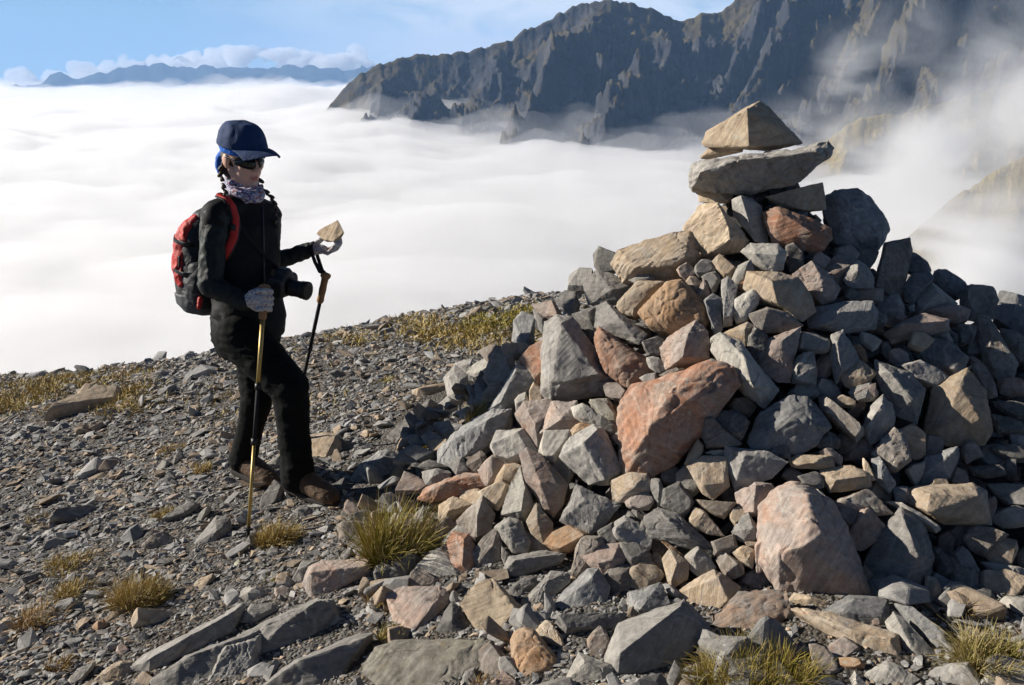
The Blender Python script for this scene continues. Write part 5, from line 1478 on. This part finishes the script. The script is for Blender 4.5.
# red panels on the near side, a dark band between
secs = [(216, .175, .030, .120), (226, .205, .050, .148), (245, .235, .062, .160), (266, .240, .056, .164), (282, .228, .040, .158), (290, .215, .020, .145)]
s = Sh(); s.rings([(pk(v, b)+RT*.0, RT*w, FW*d) for v, b, d, w in secs], 28, 3)
addb(s.make('side_panel', M_pr, None, .005, 3, folds(24, .007, 7)))
s = Sh(); s.rings([(pk(295, .215), RT*.152, FW*.102), (pk(306, .212), RT*.146, FW*.096), (pk(314, .20), RT*.120, FW*.078), (pk(317.5, .19), RT*.08, FW*.05)], 30, 2.8)
addb(s.make('base_panel', M_pg, None, .006, 3, folds(16, .004, 1)))
s = Sh(); s.rings([(pk(262, .150, .10), RT*.050, FW*.055), (pk(280, .155, .10), RT*.060, FW*.062), (pk(300, .16, .09), RT*.056, FW*.058), (pk(308, .16, .08), RT*.04, FW*.045)], 24, 2.4)
addb(s.make('side_pocket', M_pk, None, .006, 3, folds(20, .005, 2)))
s = Sh(); s.limb([pk(296, .10, .14), pk(304, .10, .145)], [.012, .010]); addb(s.make('hip_fin', M_pr, None, .005, 2))
for v_ in (240, 270):
    addb(sweep('compression_strap', [pk(v_-2, .31, .075), pk(v_-1, .295, .125), pk(v_, .24, .168), pk(v_+2, .18, .172), pk(v_+3, .13, .15)], lambda i: (UP*.009, Vector((.004, -.004, 0))), M_black, None, 8))
hpts = [pk(224, .20, .04), pk(216, .195, .04), pk(211, .175, .04), pk(211.5, .155, .04), pk(216, .14, .04)]
addb(sweep('handle', hpts, lambda i: (RT*.012, Vector((.004, 0, .004))), M_pr, None, 8))
for v in (243, 258, 272, 284):
    s = Sh(); s.limb([pk(v, .335, .05), pk(v+2.4, .343, .05)], [.005, .004]); addb(s.make('zip_pull', M_black, None, .002, 0))
s = Sh(); s.limb([pk(256, .20, .168), pk(266, .20, .170)], [.005, .004]); addb(s.make('zip_pull', M_black, None, .002, 0))
def strap(uvs, w, mat, name, off=.012):
    pts = [on_vest(u, v, off) for u, v in uvs]
    path = [p for p, n_ in pts]
    def ax(i):
        d = (path[min(i+1, len(path)-1)]-path[max(i-1, 0)]).normalized(); n_ = pts[i][1]
        sd = d.cross(n_).normalized(); return sd*w, n_*.007
    return addb(sweep(name, path, ax, mat, None, 10))
uv = [(209, 199), (214, 197), (220, 197.5), (226, 201), (231, 208), (234, 217), (235, 227), (233, 238), (229, 249), (224, 258)]
strap(uv, .0235, M_pk, 'shoulder_strap', .008); strap(uv, .0165, M_pr, 'strap_facing', .014)
s = Sh(); q, n_ = on_vest(230.5, 229, .020); s.ell(q, Vector((.015, 0, 0)), Vector((0, .006, 0)), Vector((0, 0, .018))); addb(s.make('buckle', M_black, None, .002, 1))
tag(broot, 'red and dark grey daypack worn on the back of the hiker', 'backpack')
# ------------------------------------------------------------------ what each stone is called
ALIAS = {'pale tan peaked capstone': 'peaked capstone', 'long cracked grey slab laid': 'long cracked slab', 'squared tan block under': 'squared tan block', 'large rusty red stone below': 'upper rusty red stone',
 'big dark rounded stone on': 'dark rounded shoulder stone', 'large smooth tan block': 'smooth tan block', 'long tan pinkish stone': 'long jutting tan stone', 'grey angular stone at the left': 'grey angular outline stone',
 'big bulging orange': 'bulging orange boulder', 'rusty red oval': 'rusty oval stone', 'large grey wedge with': 'large grey wedge', 'biggest rusty': 'biggest rusty boulder', 'pale pink block above': 'pale pink block',
 'white curved': 'white curved stone', 'pale grey triangular stone under': 'pale triangular stone', 'large tan grey block': 'tan grey block', 'long pale yellowish': 'long yellowish stone', 'upright pinkish block right': 'upright pinkish block',
 'long pale bluish slab': 'long bluish slab', 'tall dark brown slab': 'tall dark slab', 'grey block with a bright white': 'white faced block', 'thin white triangular': 'thin white shard', 'large dark stone below': 'large dark stone',
 'grey hollowed wedge': 'hollowed wedge', 'dark prism': 'dark prism', 'large rough tan slab': 'rough tan slab', 'long brown stone sloping': 'long sloping brown stone', 'layered dark grey': 'layered grey block', 'broad pale stone': 'broad pale stone',
 'pinkish broken stone': 'pinkish broken stone', 'narrow white upright': 'narrow white stone', 'upright pinkish rusty': 'upright rusty stone', 'flat grey slab with a rusty': 'flat slab with a rusty corner', 'large bluish boulder in shade': 'shaded bluish boulder',
 'sunlit grey triangular': 'sunlit triangular slab', 'thin pale tan layered': 'thin layered tan slab', 'pinkish block left of the huge': 'pinkish block by the huge boulder', 'huge pale pinkish': 'huge pale boulder', 'long grey hollowed stone': 'long hollowed stone',
 'folded tan': 'folded tan stone', 'flat lichen': 'lichen spotted slab', 'long grey slab with a bright': 'bright edged slab', 'large sandy yellow box': 'sandy box block', 'rounded orange boulder': 'rounded orange boulder',
 'pale pinkish boulder below': 'pale pinkish boulder', 'whitish pyramid': 'whitish pyramid stone', 'hollow orange': 'hollow orange stone', 'broad dark blue': 'dark blue slab', 'long rusty stone pointing': 'long rusty stone', 'bright silvery': 'bright silvery slab',
 'large tan oblong': 'tan oblong block', 'big faceted': 'big faceted boulder', 'long tan grey slab slanting': 'long slanting tan slab', 'big tilted grey slab': 'big tilted slab', 'bluish rock with a white': 'white streaked rock', 'large bluish grey stone with': 'large bluish stone',
 'pinkish tan block in the lower': 'pinkish tan block', 'flat taupe': 'flat taupe slab', 'overhanging': 'overhanging block', 'long grey bedrock ledge': 'long bedrock ledge', 'thin grey bedrock rib': 'thin bedrock rib', 'long pale tan rock': 'lone pale tan rock',
 'tan block with a bright top': 'bright topped tan block', 'brown rounded boulder in shade': 'brown shaded boulder', 'pale bluish boulder left': 'pale bluish boulder', 'pale boulder just behind': 'pale boulder by the knee', 'splintered': 'splintered slab',
 'tan flat topped': 'flat topped tan rock', 'dark square edged': 'dark square edged block', 'pale slanting': 'pale slanting stone', 'smooth pale grey slab': 'smooth edge slab', 'upright dark rock on the skyline': 'upright skyline rock',
 'dark flat rock': 'dark flat rock', 'pointed grey rock': 'pointed grey rock', 'dark brown block on the right': 'dark skyline block', 'bluish block at the far right': 'far right bluish block', 'small sandy wedge': 'small sandy wedge', 'long dark grey stone': 'long dark grey stone'}
ANCH = []
for d_ in STONES:
    if d_['label']:
        for k_, a_ in ALIAS.items():
            if d_['label'].startswith(k_): ANCH.append((a_, d_['u'], d_['v'], d_)); break
ANCH += [("near pole tip", 247, 538, None), ("hiker's rear boot", 253, 478, None), ("hiker's front boot", 306, 497, None), ("tallest grass tuft", 394, 528, None), ("wide bottom grass mound", 748, 660, None), ("right edge grass tuft", 988, 640, None)]
def describe(d_):
    w, h = d_['w'], d_['h']; a = w*h
    size = 'tiny' if a < 200 else 'small' if a < 700 else 'medium' if a < 2200 else 'large'
    asp = w/max(h, 1)
    n = d_['n0']
    shape = 'flat sliver' if asp > 2.6 else 'upright sliver' if asp < .45 else 'slab' if asp > 1.7 else 'upright stone' if asp < .72 else 'wedge' if n <= 4 else 'block' if n == 5 else 'chunk' if n == 6 else 'lump'
    return size, HUE[d_['hue']], shape
DIRS = ('right of', 'below', 'left of', 'above')
def sector(du, dv): return int(((math.degrees(math.atan2(dv, du))+45) % 360)//90)
for d_ in STONES: d_['desc'] = describe(d_)
used = {d_['label'] for d_ in STONES if d_['label']}
for d_ in STONES:
    o = d_['o']
    if not d_['label']:
        size, hue, shape = d_['desc']
        near = sorted((a for a in ANCH if a[3] is not d_), key=lambda a: math.hypot(a[1]-d_['u'], a[2]-d_['v']))[:14]
        best = None
        for a in near:
            k_ = sector(d_['u']-a[1], d_['v']-a[2]); dist = math.hypot(d_['u']-a[1], d_['v']-a[2])
            rival = [e for e in STONES if e is not d_ and e['hue'] == d_['hue'] and e['desc'][0] == size and sector(e['u']-a[1], e['v']-a[2]) == k_ and math.hypot(e['u']-a[1], e['v']-a[2]) < dist*1.25]
            l_ = '%s %s %s %s the %s' % (size, hue, shape, ('just ' if dist < 60 else '')+DIRS[k_], a[0])
            if not rival and l_ not in used: best = l_; break
        if not best:
            for i_ in range(len(near)):
                for j_ in range(i_+1, len(near)):
                    a, b = near[i_], near[j_]
                    ka, kb = sector(d_['u']-a[1], d_['v']-a[2]), sector(d_['u']-b[1], d_['v']-b[2])
                    rival = [e for e in STONES if e is not d_ and e['hue'] == d_['hue'] and e['desc'][0] == size and sector(e['u']-a[1], e['v']-a[2]) == ka and sector(e['u']-b[1], e['v']-b[2]) == kb
                             and math.hypot(e['u']-d_['u'], e['v']-d_['v']) < 90]
                    l_ = '%s %s %s %s the %s and %s the %s' % (size, hue, shape, DIRS[ka], a[0], DIRS[kb], b[0])
                    if not rival and l_ not in used and len(l_.split()) <= 16: best = l_; break
                if best: break
        if not best:
            a, b = near[0], near[1]
            best = '%s %s %s %s the %s near the %s' % (size, hue, shape, DIRS[sector(d_['u']-a[1], d_['v']-a[2])], a[0], b[0])
        used.add(best); d_['label'] = best
    if d_['pile']: tag(o, d_['label'], 'stone', 'stones piled up in the cairn')
    else: tag(o, d_['label'], 'rock', 'rocks lying loose on the slope')
